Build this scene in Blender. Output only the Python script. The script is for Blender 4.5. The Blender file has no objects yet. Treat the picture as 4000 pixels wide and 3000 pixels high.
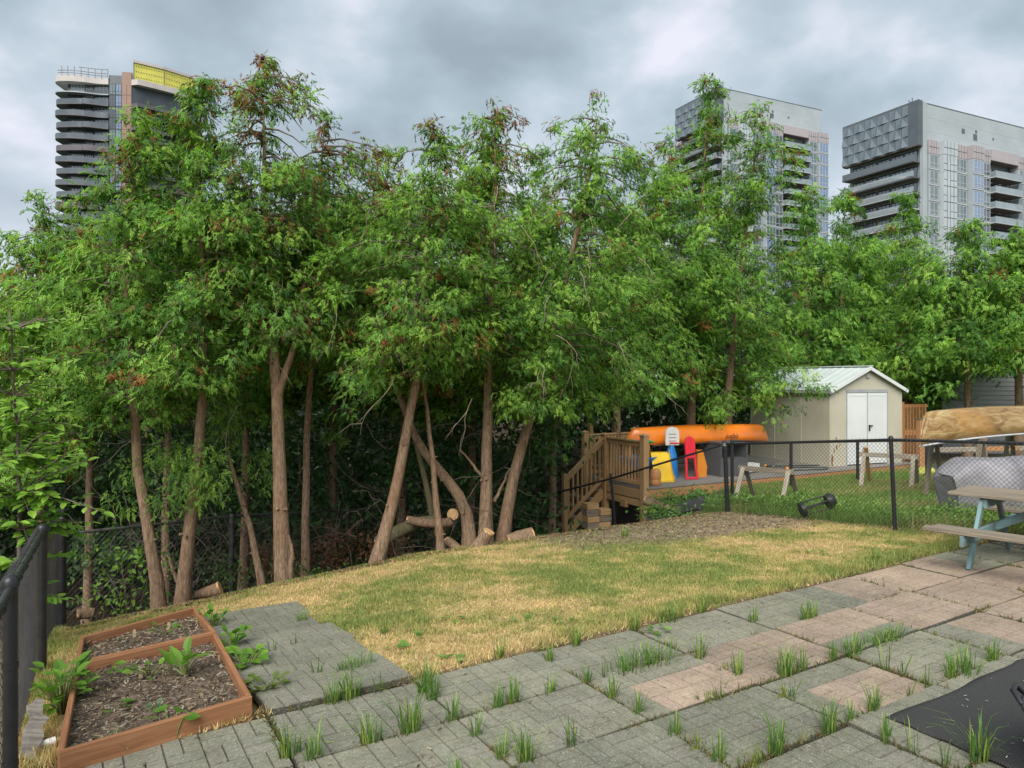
import bpy, math, random
import numpy as np
from mathutils import Vector, Matrix
R = math.radians
S = bpy.context.scene
COL = S.collection

# ------------------------------------------------------------------ camera
CAMZ = 2.0
cd = bpy.data.cameras.new('camera'); cam = bpy.data.objects.new('camera', cd); COL.objects.link(cam)
cam.location = (0, 0, CAMZ); cam.rotation_euler = (R(90), 0, 0)
cd.sensor_width = 36; cd.lens = 36 * 2800 / 4000; cd.shift_y = -0.005
cd.clip_start = 0.1; cd.clip_end = 3000
S.camera = cam

# ------------------------------------------------------------------ world and sun
SUN_EL, SUN_AZ = 44, 194          # azimuth measured clockwise from +Y: behind the camera, a little to the left
w = bpy.data.worlds.new('World'); S.world = w; w.use_nodes = True
nt = w.node_tree; N = nt.nodes; L = nt.links; N.clear()
out = N.new('ShaderNodeOutputWorld'); bg = N.new('ShaderNodeBackground'); bg.inputs['Strength'].default_value = 0.1
sky = N.new('ShaderNodeTexSky'); sky.sky_type = 'NISHITA'; sky.sun_disc = False
sky.sun_elevation = R(SUN_EL); sky.sun_rotation = R(SUN_AZ)
tc = N.new('ShaderNodeTexCoord')
sep = N.new('ShaderNodeSeparateXYZ'); L.new(tc.outputs['Generated'], sep.inputs[0])
# project the view direction onto a flat cloud deck so that clouds shrink towards the horizon
zc = N.new('ShaderNodeMath'); zc.operation = 'MAXIMUM'; zc.inputs[1].default_value = 0.0; L.new(sep.outputs['Z'], zc.inputs[0])
za = N.new('ShaderNodeMath'); za.operation = 'ADD'; za.inputs[1].default_value = 0.42; L.new(zc.outputs[0], za.inputs[0])
dx = N.new('ShaderNodeMath'); dx.operation = 'DIVIDE'; L.new(sep.outputs['X'], dx.inputs[0]); L.new(za.outputs[0], dx.inputs[1])
dy = N.new('ShaderNodeMath'); dy.operation = 'DIVIDE'; L.new(sep.outputs['Y'], dy.inputs[0]); L.new(za.outputs[0], dy.inputs[1])
cmb = N.new('ShaderNodeCombineXYZ'); L.new(dx.outputs[0], cmb.inputs[0]); L.new(dy.outputs[0], cmb.inputs[1]); cmb.inputs[2].default_value = 5.15
n1 = N.new('ShaderNodeTexNoise'); n1.inputs['Scale'].default_value = 3.3; n1.inputs['Detail'].default_value = 5; n1.inputs['Roughness'].default_value = 0.5
n1.inputs['Distortion'].default_value = 0.1
L.new(cmb.outputs[0], n1.inputs['Vector'])
rp = N.new('ShaderNodeValToRGB'); L.new(n1.outputs['Fac'], rp.inputs[0])
e = rp.color_ramp.elements
e[0].position = 0.33; e[0].color = (1.03, 1.26, 1.42, 1)
e[1].position = 0.69; e[1].color = (2.55, 2.55, 2.86, 1)
m = rp.color_ramp.elements.new(0.475); m.color = (1.36, 1.64, 1.84, 1)
m = rp.color_ramp.elements.new(0.57); m.color = (1.72, 1.98, 2.20, 1)
# brighter, slightly warm band of thin cloud low over the horizon
hz = N.new('ShaderNodeMapRange'); L.new(sep.outputs['Z'], hz.inputs[0]); hz.inputs[1].default_value = 0.34; hz.inputs[2].default_value = 0.02
hz.inputs[3].default_value = 0; hz.inputs[4].default_value = 0.6; hz.clamp = True
mxh = N.new('ShaderNodeMix'); mxh.data_type = 'RGBA'; L.new(hz.outputs[0], mxh.inputs[0]); L.new(rp.outputs[0], mxh.inputs[6]); mxh.inputs[7].default_value = (2.236, 2.236, 2.491, 1)
mx = N.new('ShaderNodeMix'); mx.data_type = 'RGBA'; mx.inputs[0].default_value = 0.96
L.new(sky.outputs[0], mx.inputs[6]); L.new(mxh.outputs[2], mx.inputs[7])
L.new(mx.outputs[2], bg.inputs['Color']); L.new(bg.outputs[0], out.inputs[0])

sl = bpy.data.lights.new('sun', 'SUN'); sl.energy = 1.5; sl.angle = R(45); sl.color = (1.0, 0.955, 0.88)
so = bpy.data.objects.new('sun', sl); COL.objects.link(so)
sd = Vector((math.sin(R(SUN_AZ)) * math.cos(R(SUN_EL)), math.cos(R(SUN_AZ)) * math.cos(R(SUN_EL)), math.sin(R(SUN_EL))))
so.rotation_euler = sd.to_track_quat('Z', 'Y').to_euler(); so.location = (0, -5, 20)

S.view_settings.view_transform = 'Standard'; S.view_settings.look = 'None'
S.view_settings.exposure = 1.76; S.view_settings.gamma = 1; S.view_settings.use_curve_mapping = False
S.cycles.max_bounces = 6; S.cycles.transparent_max_bounces = 8

# ------------------------------------------------------------------ layout helpers
AX, AY = 0.850, 0.527            # v axis: along the back of the patio, away to the right
BX, BY = -0.527, 0.850           # u axis: down the garden, away to the left
def W(u, v, z=None):
    x = v * AX + u * BX; y = v * AY + u * BY
    return Vector((x, y, gz(u, v) if z is None else z))
def UV(x, y): return BX * x + BY * y, AX * x + AY * y
def sst(a, b, x):
    t = min(1, max(0, (x - a) / (b - a))); return t * t * (3 - 2 * t)
def gz(u, v):
    t = max(0, u - 4.38)
    t = min(t, 7.0)
    k = 0.07 + 0.06 * min(1, max(0, 1 - v / 4))
    z = -k * t
    f = 1 - sst(10.3, 12.8, v)
    d = 0.29 * (math.log1p(math.exp((min(u, 19) - 8.8) * 4)) / 4)
    z -= d * f
    if v > 9.0: z += 0.1 * sst(9.0, 11, v) * (1 - sst(3, 8, u))
    return z
def gxy(x, y): return gz(*UV(x, y))
def px(x, y, d):                  # point on the ray through photo pixel (x, y) at depth d
    return Vector(((x - 2000) / 2800 * d, d, CAMZ - (y - 1480) / 2800 * d))

# ------------------------------------------------------------------ object helpers
def wm(o):
    m = o.matrix_basis.copy()
    return wm(o.parent) @ m if o.parent else m
def thing(name, label, cat, loc=(0, 0, 0), rz=0, group=None):
    o = bpy.data.objects.new(name, None); COL.objects.link(o); o.empty_display_size = 0.2
    o.location = loc; o.rotation_euler = (0, 0, rz); o['label'] = label; o['category'] = cat
    if group: o['group'] = group
    return o
def tag(o, label=None, cat=None, group=None, kind=None):
    if label: o['label'] = label
    if cat: o['category'] = cat
    if group: o['group'] = group
    if kind: o['kind'] = kind
    return o
def link(name, me, parent=None, M=None, world=False):
    """link a mesh. world=True: vertices / M are in world space and are brought into the parent's space"""
    o = bpy.data.objects.new(name, me); COL.objects.link(o)
    M = M if M is not None else Matrix.Identity(4)
    if parent is not None:
        o.parent = parent
        if world: M = wm(parent).inverted() @ M
    o.matrix_basis = M
    return o

class MB:
    def __init__(s): s.v = []; s.f = []; s.sm = []
    def add(s, vs, fs, smooth=False):
        n = len(s.v); s.v += [tuple(p) for p in vs]; s.f += [tuple(i + n for i in f) for f in fs]; s.sm += [smooth] * len(fs)
        return s
    def box(s, x0, x1, y0, y1, z0, z1):
        return s.add([(x0,y0,z0),(x1,y0,z0),(x1,y1,z0),(x0,y1,z0),(x0,y0,z1),(x1,y0,z1),(x1,y1,z1),(x0,y1,z1)],
              [(0,3,2,1),(4,5,6,7),(0,1,5,4),(1,2,6,5),(2,3,7,6),(3,0,4,7)])
    def beam(s, p0, p1, w, h, up=(0, 0, 1)):
        M, l = frame(p0, p1, up)
        c = [(x, y, z) for z in (-h/2, h/2) for (x, y) in ((0,-w/2),(l,-w/2),(l,w/2),(0,w/2))]
        return s.add([M @ Vector(p) for p in c], [(0,3,2,1),(4,5,6,7),(0,1,5,4),(1,2,6,5),(2,3,7,6),(3,0,4,7)])
    def tube(s, pts, rad, n=8, cap=True, smooth=True, wob=0, seed=0):
        pts = [Vector(p) for p in pts]
        if not hasattr(rad, '__len__'): rad = [rad] * len(pts)
        rnd = random.Random(seed); vs = []; fs = []
        t0 = (pts[1] - pts[0]).normalized()
        a = Vector((1, 0, 0)) if abs(t0.x) < 0.8 else Vector((0, 1, 0))
        nx = (a - t0 * a.dot(t0)).normalized()
        lob = [1 + wob * rnd.uniform(-1, 1) for _ in range(n)]
        for i, p in enumerate(pts):
            t = (pts[min(i+1, len(pts)-1)] - pts[max(i-1, 0)]).normalized()
            nx = (nx - t * nx.dot(t)).normalized(); ny = t.cross(nx)
            for k in range(n):
                an = 2 * math.pi * k / n
                r = rad[i] * lob[k] * (1 + wob * 0.35 * rnd.uniform(-1, 1))
                vs.append(p + nx * math.cos(an) * r + ny * math.sin(an) * r)
        for i in range(len(pts) - 1):
            for k in range(n):
                fs.append((i*n+k, i*n+(k+1) % n, (i+1)*n+(k+1) % n, (i+1)*n+k))
        s.add(vs, fs, smooth)
        if cap and n > 2:
            s.add(vs[:n], [tuple(range(n))[::-1]]); s.add(vs[-n:], [tuple(range(n))])
        return s
    def prism(s, poly, M, t):
        """polygon in the local xy plane, extruded by t along local z"""
        n = len(poly); vs = [M @ Vector((p[0], p[1], 0)) for p in poly] + [M @ Vector((p[0], p[1], t)) for p in poly]
        fs = [tuple(range(n))[::-1], tuple(range(n, 2*n))] + [(i, (i+1) % n, n+(i+1) % n, n+i) for i in range(n)]
        return s.add(vs, fs)
    def loft(s, rings, closed=True, caps=True, smooth=True):
        n = len(rings[0]); vs = [p for r in rings for p in r]; fs = []
        for i in range(len(rings) - 1):
            for k in range(n if closed else n - 1):
                fs.append((i*n+k, i*n+(k+1) % n, (i+1)*n+(k+1) % n, (i+1)*n+k))
        s.add(vs, fs, smooth)
        if caps and closed:
            s.add(rings[0], [tuple(range(n))[::-1]]); s.add(rings[-1], [tuple(range(n))])
        return s
    def mesh(s, name, mat):
        me = bpy.data.meshes.new(name); me.from_pydata(s.v, [], s.f); me.polygons.foreach_set('use_smooth', s.sm)
        if mat: me.materials.append(mat)
        me.update(); return me
    def build(s, name, mat, parent=None, world=False, M=None):
        return link(name, s.mesh(name, mat), parent, M, world)
def frame(p0, p1, up=(0, 0, 1)):
    p0 = Vector(p0); p1 = Vector(p1); x = p1 - p0; l = x.length; x = x / l; up = Vector(up)
    y = up.cross(x)
    if y.length < 1e-4: y = Vector((0, 1, 0)).cross(x)
    y.normalize(); z = x.cross(y)
    M = Matrix(((x.x, y.x, z.x, p0.x), (x.y, y.y, z.y, p0.y), (x.z, y.z, z.z, p0.z), (0, 0, 0, 1)))
    return M, l
_bc = {}
def board(name, p0, p1, w, h, mat, parent=None, up=(0, 0, 1), bev=0.004, world=True):
    """one plank from p0 to p1, grain along its local X; w across, h along up. Alike planks share their mesh"""
    M, l = frame(p0, p1, up); key = (round(l, 3), w, h, mat.name, bev)
    if key not in _bc:
        mb = MB(); b = min(bev, w * .3, h * .3)
        ring = lambda x, g: [(x, -w/2+b+g, -h/2+g), (x, w/2-b-g, -h/2+g), (x, w/2-g, -h/2+b+g), (x, w/2-g, h/2-b-g), (x, w/2-b-g, h/2-g), (x, -w/2+b+g, h/2-g), (x, -w/2+g, h/2-b-g), (x, -w/2+g, -h/2+b+g)]
        mb.loft([ring(0, b/2), ring(b, 0), ring(l-b, 0), ring(l, b/2)], smooth=False)
        _bc[key] = mb.mesh(name, mat)
    return link(name, _bc[key], parent, M, world)
def npmesh(name, V, F, C, mat):
    """fast triangle mesh from numpy arrays with a per-vertex colour"""
    me = bpy.data.meshes.new(name); nv, nf = len(V), len(F)
    me.vertices.add(nv); me.vertices.foreach_set('co', np.asarray(V, np.float32).ravel())
    me.loops.add(nf * 3); me.loops.foreach_set('vertex_index', np.asarray(F, np.int32).ravel())
    me.polygons.add(nf); me.polygons.foreach_set('loop_start', np.arange(0, nf * 3, 3, dtype=np.int32))
    me.polygons.foreach_set('use_smooth', np.zeros(nf, bool)); me.update(calc_edges=True)
    if C is not None:
        a = me.color_attributes.new('Col', 'FLOAT_COLOR', 'POINT')
        c4 = np.ones((nv, 4), np.float32); c4[:, :3] = C; a.data.foreach_set('color', c4.ravel())
    if mat: me.materials.append(mat)
    return me
def setnormals(me, Nv):
    me.polygons.foreach_set('use_smooth', np.ones(len(me.polygons), bool)); me.normals_split_custom_set_from_vertices(Nv.astype(np.float32)); return me

# ------------------------------------------------------------------ materials
def newmat(name):
    m = bpy.data.materials.new(name); m.use_nodes = True; n = m.node_tree; n.nodes.clear()
    o = n.nodes.new('ShaderNodeOutputMaterial'); p = n.nodes.new('ShaderNodeBsdfPrincipled'); n.links.new(p.outputs[0], o.inputs[0])
    return m, n.nodes, n.links, p, o
def noise(N, L, scale, detail=4, rough=.55, vec=None, stretch=None, coord='Object', dist=0):
    t = N.new('ShaderNodeTexNoise'); t.inputs['Scale'].default_value = scale; t.inputs['Detail'].default_value = detail
    t.inputs['Roughness'].default_value = rough; t.inputs['Distortion'].default_value = dist
    if vec is None:
        tc = N.new('ShaderNodeTexCoord'); vec = tc.outputs[coord]
        oi = N.new('ShaderNodeObjectInfo'); ad = N.new('ShaderNodeVectorMath'); ad.operation = 'MULTIPLY_ADD'
        mu = N.new('ShaderNodeMath'); mu.operation = 'MULTIPLY'; mu.inputs[1].default_value = 37.0; L.new(oi.outputs['Random'], mu.inputs[0])
        ad.inputs[1].default_value = stretch or (1, 1, 1); L.new(vec, ad.inputs[0]); L.new(mu.outputs[0], ad.inputs[2]); vec = ad.outputs[0]
    L.new(vec, t.inputs['Vector']); return t.outputs['Fac']
def ramp(N, L, fac, stops):
    r = N.new('ShaderNodeValToRGB'); L.new(fac, r.inputs[0]); e = r.color_ramp.elements
    while len(e) < len(stops): e.new(0.5)
    for k, (p, c) in enumerate(stops):
        e[k].position = p; e[k].color = tuple(c) + (1,) if len(c) == 3 else c
    return r.outputs[0]
def mixc(N, L, fac, a, b, mode='MIX'):
    x = N.new('ShaderNodeMix'); x.data_type = 'RGBA'; x.blend_type = mode
    for s, v in ((0, fac), (6, a), (7, b)):
        if hasattr(v, 'links') or hasattr(v, 'is_output'): L.new(v, x.inputs[s])
        elif s == 0: x.inputs[0].default_value = v
        else: x.inputs[s].default_value = tuple(v) + (1,)
    return x.outputs[2]
def bump(N, L, p, h, strength=.3, dist=.01):
    b = N.new('ShaderNodeBump'); b.inputs['Strength'].default_value = strength; b.inputs['Distance'].default_value = dist
    L.new(h, b.inputs['Height']); L.new(b.outputs[0], p.inputs['Normal'])
def simple(name, c, c2=None, rough=.6, scale=6, stretch=None, bmp=0, bscale=None, metal=0, detail=4, spec=.5, coat=0):
    m, N, L, p, o = newmat(name); c2 = c2 or tuple(x * .8 for x in c)
    f = noise(N, L, scale, detail, stretch=stretch)
    L.new(ramp(N, L, f, [(.32, c2), (.68, c)]), p.inputs['Base Color'])
    p.inputs['Roughness'].default_value = rough; p.inputs['Metallic'].default_value = metal; p.inputs['Specular IOR Level'].default_value = spec
    if coat: p.inputs['Coat Weight'].default_value = coat; p.inputs['Coat Roughness'].default_value = .15
    if bmp:
        h = noise(N, L, bscale or scale * 4, 5, stretch=stretch); bump(N, L, p, h, bmp, .01)
    return m
def wood(name, light, dark, rough=.75, knots=True, bmp=.35, grey=0):
    m, N, L, p, o = newmat(name)
    f1 = noise(N, L, 5, 5, stretch=(.35, 9, 9), dist=.6); f2 = noise(N, L, 1.1, 3, stretch=(1.5, 2, 2)); f3 = noise(N, L, 22, 4, stretch=(.3, 7, 7))
    c = ramp(N, L, f1, [(.3, dark), (.5, tuple((a+b)/2 for a, b in zip(light, dark))), (.7, light)])
    c = mixc(N, L, f2, c, mixc(N, L, .5, c, tuple(x * .55 for x in dark)), 'MIX')
    c = mixc(N, L, .35, c, ramp(N, L, f3, [(.35, (.45, .42, .4)), (.6, (1, 1, 1))]), 'MULTIPLY')
    oi = N.new('ShaderNodeObjectInfo'); c = mixc(N, L, .3, c, ramp(N, L, oi.outputs['Random'], [(0, (.6, .6, .62)), (1, (1.15, 1.1, 1.05))]), 'MULTIPLY')
    L.new(c, p.inputs['Base Color']); p.inputs['Roughness'].default_value = rough; p.inputs['Specular IOR Level'].default_value = .25
    bump(N, L, p, f1, bmp, .006); return m
def leafmat(name, trans=.3, rough=.55, tint=(1.25, 1.35, .7)):
    m, N, L, p, o = newmat(name)
    a = N.new('ShaderNodeVertexColor'); a.layer_name = 'Col'
    f = noise(N, L, 3.0, 2); c = mixc(N, L, .35, a.outputs[0], ramp(N, L, f, [(.3, (.62, .66, .6)), (.7, (1.2, 1.15, 1.05))]), 'MULTIPLY')
    L.new(c, p.inputs['Base Color']); p.inputs['Roughness'].default_value = rough; p.inputs['Specular IOR Level'].default_value = .3
    t = N.new('ShaderNodeBsdfTranslucent'); L.new(mixc(N, L, 1.0, c, tint, 'MULTIPLY'), t.inputs[0])
    x = N.new('ShaderNodeMixShader'); x.inputs[0].default_value = trans; L.new(p.outputs[0], x.inputs[1]); L.new(t.outputs[0], x.inputs[2]); L.new(x.outputs[0], o.inputs[0])
    return m
def attrmat(name, rough=.9, scale=14, lo=.6, hi=1.25, bmp=.4, bscale=60):
    m, N, L, p, o = newmat(name)
    a = N.new('ShaderNodeVertexColor'); a.layer_name = 'Col'
    f = noise(N, L, scale, 6, .65); c = mixc(N, L, 1.0, a.outputs[0], ramp(N, L, f, [(.3, (lo,) * 3), (.7, (hi,) * 3)]), 'MULTIPLY')
    L.new(c, p.inputs['Base Color']); p.inputs['Roughness'].default_value = rough; p.inputs['Specular IOR Level'].default_value = .15
    bump(N, L, p, noise(N, L, bscale, 5), bmp, .02); return m

def m_bark():
    m, N, L, p, o = newmat('cedar_bark')
    f1 = noise(N, L, 9, 6, .7, stretch=(4.2, 4.2, .8), dist=.9); f2 = noise(N, L, 1.6, 3); f3 = noise(N, L, 30, 4, stretch=(3, 3, .4))
    c = ramp(N, L, f1, [(.28, (.06, .042, .028)), (.42, (.20, .132, .088)), (.58, (.33, .232, .16)), (.8, (.46, .35, .255))])
    c = mixc(N, L, ramp(N, L, f2, [(.45, (0, 0, 0)), (.7, (.3, .3, .3))]), c, (.25, .13, .075))
    c = mixc(N, L, .4, c, ramp(N, L, f3, [(.35, (.5, .48, .45)), (.65, (1.1, 1.1, 1.1))]), 'MULTIPLY')
    L.new(c, p.inputs['Base Color']); p.inputs['Roughness'].default_value = .95; p.inputs['Specular IOR Level'].default_value = .1
    bump(N, L, p, f1, .8, .02); return m
BARK = m_bark()
BARK_DK = simple('dark_bark', (.085, .068, .055), (.03, .025, .02), .95, 8, (3, 3, .5), .8, spec=.1)
TWIG = simple('twig_bark', (.19, .155, .13), (.08, .06, .05), .9, 10, spec=.15)
PALE_TWIG = simple('pale_dead_twig', (.36, .29, .23), (.2, .15, .11), .9, 10, spec=.15)
CUT = simple('fresh_cut_wood', (.62, .40, .2), (.45, .25, .11), .8, 14, bmp=.2)
CEDAR = leafmat('cedar_leaf', .48, .85)
LEAF = leafmat('broad_leaf', .35, .45)
GRASS = leafmat('grass_blade', .3, .6)
BLACK = simple('black_vinyl', (.022, .022, .026), (.012, .012, .014), .42, 9, bmp=.05)
GALV = simple('galvanised_steel', (.30, .30, .30), (.13, .12, .11), .5, 12, metal=.6)
OLDGALV = simple('weathered_fence_steel', (.13, .125, .12), (.05, .05, .048), .6, 14, metal=.4)
WIRE_DK = simple('black_fence_wire', (.018, .018, .022), (.01, .01, .012), .5, 9)
CEDARWOOD = wood('treated_cedar', (.74, .48, .25), (.50, .30, .135))
RIMWOOD = wood('orange_rim_wood', (.64, .34, .16), (.44, .21, .09))
BEDWOOD = wood('raised_bed_wood', (.46, .235, .12), (.30, .13, .06))
GREYWOOD = wood('weathered_grey_wood', (.44, .37, .28), (.17, .14, .105), bmp=.6)
DECKWOOD = wood('grey_deck_wood', (.34, .32, .30), (.20, .19, .18))
PALEWOOD = wood('pale_sawhorse_wood', (.52, .47, .38), (.28, .24, .19))
FRESHWOOD = wood('fresh_pine', (.66, .42, .18), (.48, .27, .1))
# ------------------------------------------------------------------ numpy foliage
def norm(a): return a / np.maximum(1e-9, np.linalg.norm(a, axis=-1, keepdims=True))
def stamp(T, F, P, X, Z, s, C, shade=None):
    """stamp template T (verts, local x=along, z=normal) at points P with axis X, rough normal Z, sizes s, colours C"""
    X = norm(X); Y = norm(np.cross(Z, X)); Z = np.cross(X, Y); n = len(P); k = len(T)
    V = P[:, None, :] + s[:, None, None] * (T[None, :, 0:1] * X[:, None, :] + T[None, :, 1:2] * Y[:, None, :] + T[None, :, 2:3] * Z[:, None, :])
    FF = F[None] + (np.arange(n) * k)[:, None, None]
    CC = np.repeat(C[:, None, :], k, 1)
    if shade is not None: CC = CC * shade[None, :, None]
    return V.reshape(-1, 3), FF.reshape(-1, 3), CC.reshape(-1, 3)
def cedar_template(pairs=5, seed=0):
    T = []; F = []; sh = []; r_ = random.Random(seed + 77)
    for i in range(pairs):
        x = .06 + .8 * i / pairs; l = .40 * (1 - .12 * i) * r_.uniform(.75, 1.25); a = R(42 - 3 * i + r_.uniform(-12, 12)); x += r_.uniform(-.07, .07); d = -.3 * x * x
        for sgn in (1, -1):
            b = len(T); w = .10; a += R(r_.uniform(-9, 9)); l *= r_.uniform(.7, 1.2)
            T += [(x - w, 0, d), (x + w, sgn * .015, d), (x + l * math.cos(a), sgn * l * math.sin(a), d - .16 * l - .05 * i * .3)]
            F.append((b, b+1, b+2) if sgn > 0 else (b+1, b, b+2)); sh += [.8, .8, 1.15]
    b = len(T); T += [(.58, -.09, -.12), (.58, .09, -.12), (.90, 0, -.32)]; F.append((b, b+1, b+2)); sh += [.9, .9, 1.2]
    return np.array(T), np.array(F), np.array(sh)
CTV = [cedar_template(4, s) for s in range(6)]
LT = np.array([(0,0,0),(.3,.26,.03),(.62,.24,.0),(1,0,-.12),(.62,-.24,0),(.3,-.26,.03),(.45,0,-.05)])
LF = np.array([(0,6,1),(1,6,2),(2,6,3),(3,6,4),(4,6,5),(5,6,0)])
LS = np.array([.8,1,1,1.1,1,1,.8])
RT = np.array([(0,0,0),(.45,.3,.02),(1,0,-.1),(.45,-.3,.02)]); RF = np.array([(0,3,1),(1,3,2)])   # rough leaf
BT = np.array([(0,-.5,0),(0,.5,0),(1,0,0)])

def jitter_curve(pts, n, amp, rnd):
    """resample a polyline smoothly with n points and small wiggles"""
    pts = [Vector(p) for p in pts]
    if len(pts) < 3: pts = [pts[0], (pts[0] + pts[1]) / 2, pts[1]] if len(pts) == 2 else pts
    d = [0]
    for a, b in zip(pts, pts[1:]): d.append(d[-1] + (b - a).length)
    out = []
    for i in range(n):
        s = d[-1] * i / (n - 1); k = 0
        while k < len(d) - 2 and d[k+1] < s: k += 1
        t = (s - d[k]) / max(1e-6, d[k+1] - d[k])
        p0 = pts[max(0, k-1)]; p1 = pts[k]; p2 = pts[k+1]; p3 = pts[min(len(pts)-1, k+2)]
        q = 0.5 * ((2*p1) + (p2-p0)*t + (2*p0-5*p1+4*p2-p3)*t*t + (3*p1-p0-3*p2+p3)*t*t*t)
        out.append(q + Vector((rnd.uniform(-1, 1), rnd.uniform(-1, 1), rnd.uniform(-.5, .5))) * amp)
    return out

class Axis:
    def __init__(s, pts): s.p = sorted(pts, key=lambda q: q.z); s.z = [q.z for q in s.p]
    def at(s, z):
        xs = np.interp(z, s.z, [q.x for q in s.p]); ys = np.interp(z, s.z, [q.y for q in s.p]); return xs, ys

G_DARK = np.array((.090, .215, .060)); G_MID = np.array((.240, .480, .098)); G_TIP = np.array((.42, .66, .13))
DEAD = np.array((.38, .17, .07)); DULL = np.array((.2, .17, .08))
def cedar_crown(axis, prof, nbr, nsp, seed, size=.17, dead=.04, sparse=(0, 0), flat=1.0, tone=1.0, tips=1.0, squash=1.0, cpb=6, holes=.55):
    """prof: list of (z, radius). Returns foliage arrays and branch polylines"""
    rg = np.random.default_rng(seed); zs = [p[0] for p in prof]; rs = [p[1] for p in prof]
    order = np.argsort(zs); zs = np.array(zs)[order]; rs = np.array(rs)[order] * 1.08
    # branches, more of them where the crown is wide
    zz = rg.uniform(zs[0], zs[-1], nbr * 4); rr = np.interp(zz, zs, rs)
    keep = rg.random(nbr * 4) < (rr + .25 * rs.max()) / (rs.max() * 1.25); zz = zz[keep][:nbr]
    zz = zs[0] + (zz - zs[0]) * (1 - 1.2 * size / (zs[-1] - zs[0])); n = len(zz); rr = np.interp(zz, zs, rs); az = rg.uniform(0, 2 * np.pi, n)
    # lumpiness of the outline: low frequency in azimuth and height
    ph = rg.uniform(0, 6.28, 6)
    lump = 1 + .20 * np.sin(2 * az + 1.3 * zz + ph[0]) + .16 * np.sin(3 * az - 2.6 * zz + ph[1]) + .14 * np.sin(5.1 * zz + az + ph[2])
    Lb = rr * lump * rg.uniform(.62, 1.08, n) * (rg.random(n) * .25 + .8)
    lift = rg.uniform(.05, .5, n)
    clumps = []; brs = []
    for i in range(n):
        x0, y0 = axis.at(zz[i]); o = np.array((x0, y0, zz[i])); dr = np.array((math.cos(az[i]), math.sin(az[i]) * squash, 0))
        def P(s, o=o, dr=dr, l=Lb[i], lf=lift[i]): return o + dr * l * s + np.array((0, 0, l * (lf * s - .62 * s * s) - .1 * l))
        brs.append([P(0), P(.3) , P(.6), P(.9)])
        m = max(2, int(cpb * (.4 + Lb[i] / max(.3, rs.max()))))
        side = np.array((-dr[1], dr[0], 0))
        for j in range(m):
            s = rg.uniform(.25, 1.05) ** .6; c = P(s) + side * rg.normal(0, .16) * Lb[i] * s + rg.normal(0, .05, 3)
            clumps.append((c, dr, s, zz[i]))
    for q in range(34):
        z = zs[-1] - size - (zs[-1] - zs[0]) * .42 * rg.random() ** .8; x0, y0 = axis.at(z); a = rg.uniform(0, 6.28); clumps.append((np.array((x0, y0, z)) + rg.normal(0, .06, 3), np.array((math.cos(a), math.sin(a), 0)), .8, z))
    nc = len(clumps); C = np.array([c[0] for c in clumps]); D = np.array([c[1] for c in clumps]); SS = np.array([c[2] for c in clumps]); Z0 = np.array([c[3] for c in clumps])
    if sparse[1] > sparse[0]:
        inside = (C[:, 2] > sparse[0]) & (C[:, 2] < sparse[1]); k = ~inside | (rg.random(nc) < .28)
        C, D, SS, Z0 = C[k], D[k], SS[k], Z0[k]; nc = len(C)
    isdead = rg.random(nc) < dead * (1 + 2.0 * (C[:, 2] > zs[0] + .72 * (zs[-1] - zs[0]))); bright = np.clip(rg.normal(.5, .31, nc) + .25 * (SS - .7), 0, 1)
    spread = size * rg.uniform(.5, 1.05, nc)
    hf = np.clip((zs[-1] - C[:, 2]) / (.20 * (zs[-1] - zs[0])), 0, 1); spread = spread * (.5 + .5 * hf); wts = (.55 + .45 * hf) * rg.uniform(.6, 1.4, nc); idx = rg.choice(nc, nsp, p=wts / wts.sum())
    off = np.clip(rg.normal(0, 1, (nsp, 3)), -1.9, 1.9) * np.array((1, 1, .62)) * spread[idx][:, None]
    P = C[idx] + off
    out = norm(D[idx] + .9 * norm(off) * np.array((1, 1, .4)))
    X = out * .70 + np.array((0, 0, -.48)) + rg.normal(0, .40, (nsp, 3))
    Zn = rg.normal(0, .36, (nsp, 3)) + np.array((0, 0, .55)) + out * .85
    s = size * rg.uniform(.65, 1.4, nsp)
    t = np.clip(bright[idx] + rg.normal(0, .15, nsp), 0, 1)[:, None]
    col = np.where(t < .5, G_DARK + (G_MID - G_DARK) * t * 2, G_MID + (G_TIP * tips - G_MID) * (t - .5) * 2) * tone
    dd = isdead[idx] & (rg.random(nsp) < .8)
    col[dd] = DEAD * rg.uniform(.5, 1.3, (dd.sum(), 1)); du = (~dd) & (rg.random(nsp) < dead * 1.5); col[du] = DULL * rg.uniform(.6, 1.2, (du.sum(), 1))
    NN = norm(off / spread[idx][:, None] * .55 + out * .35 + np.array((0, 0, .55)) + norm(Zn) * .25 + rg.normal(0, .12, (nsp, 3)))
    Xn = norm(X); Zp = Zn - Xn * (Zn * Xn).sum(1, keepdims=True); Zn = Zn * np.where((Zp * NN).sum(1, keepdims=True) < 0, -1.0, 1.0)
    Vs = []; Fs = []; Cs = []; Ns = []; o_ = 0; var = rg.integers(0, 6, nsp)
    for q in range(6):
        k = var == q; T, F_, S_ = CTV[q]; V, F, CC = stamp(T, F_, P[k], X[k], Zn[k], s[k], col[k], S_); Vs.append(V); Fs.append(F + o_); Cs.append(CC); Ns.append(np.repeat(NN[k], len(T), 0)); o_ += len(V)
    return (np.concatenate(Vs), np.concatenate(Fs), np.concatenate(Cs)), brs, np.concatenate(Ns)

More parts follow.
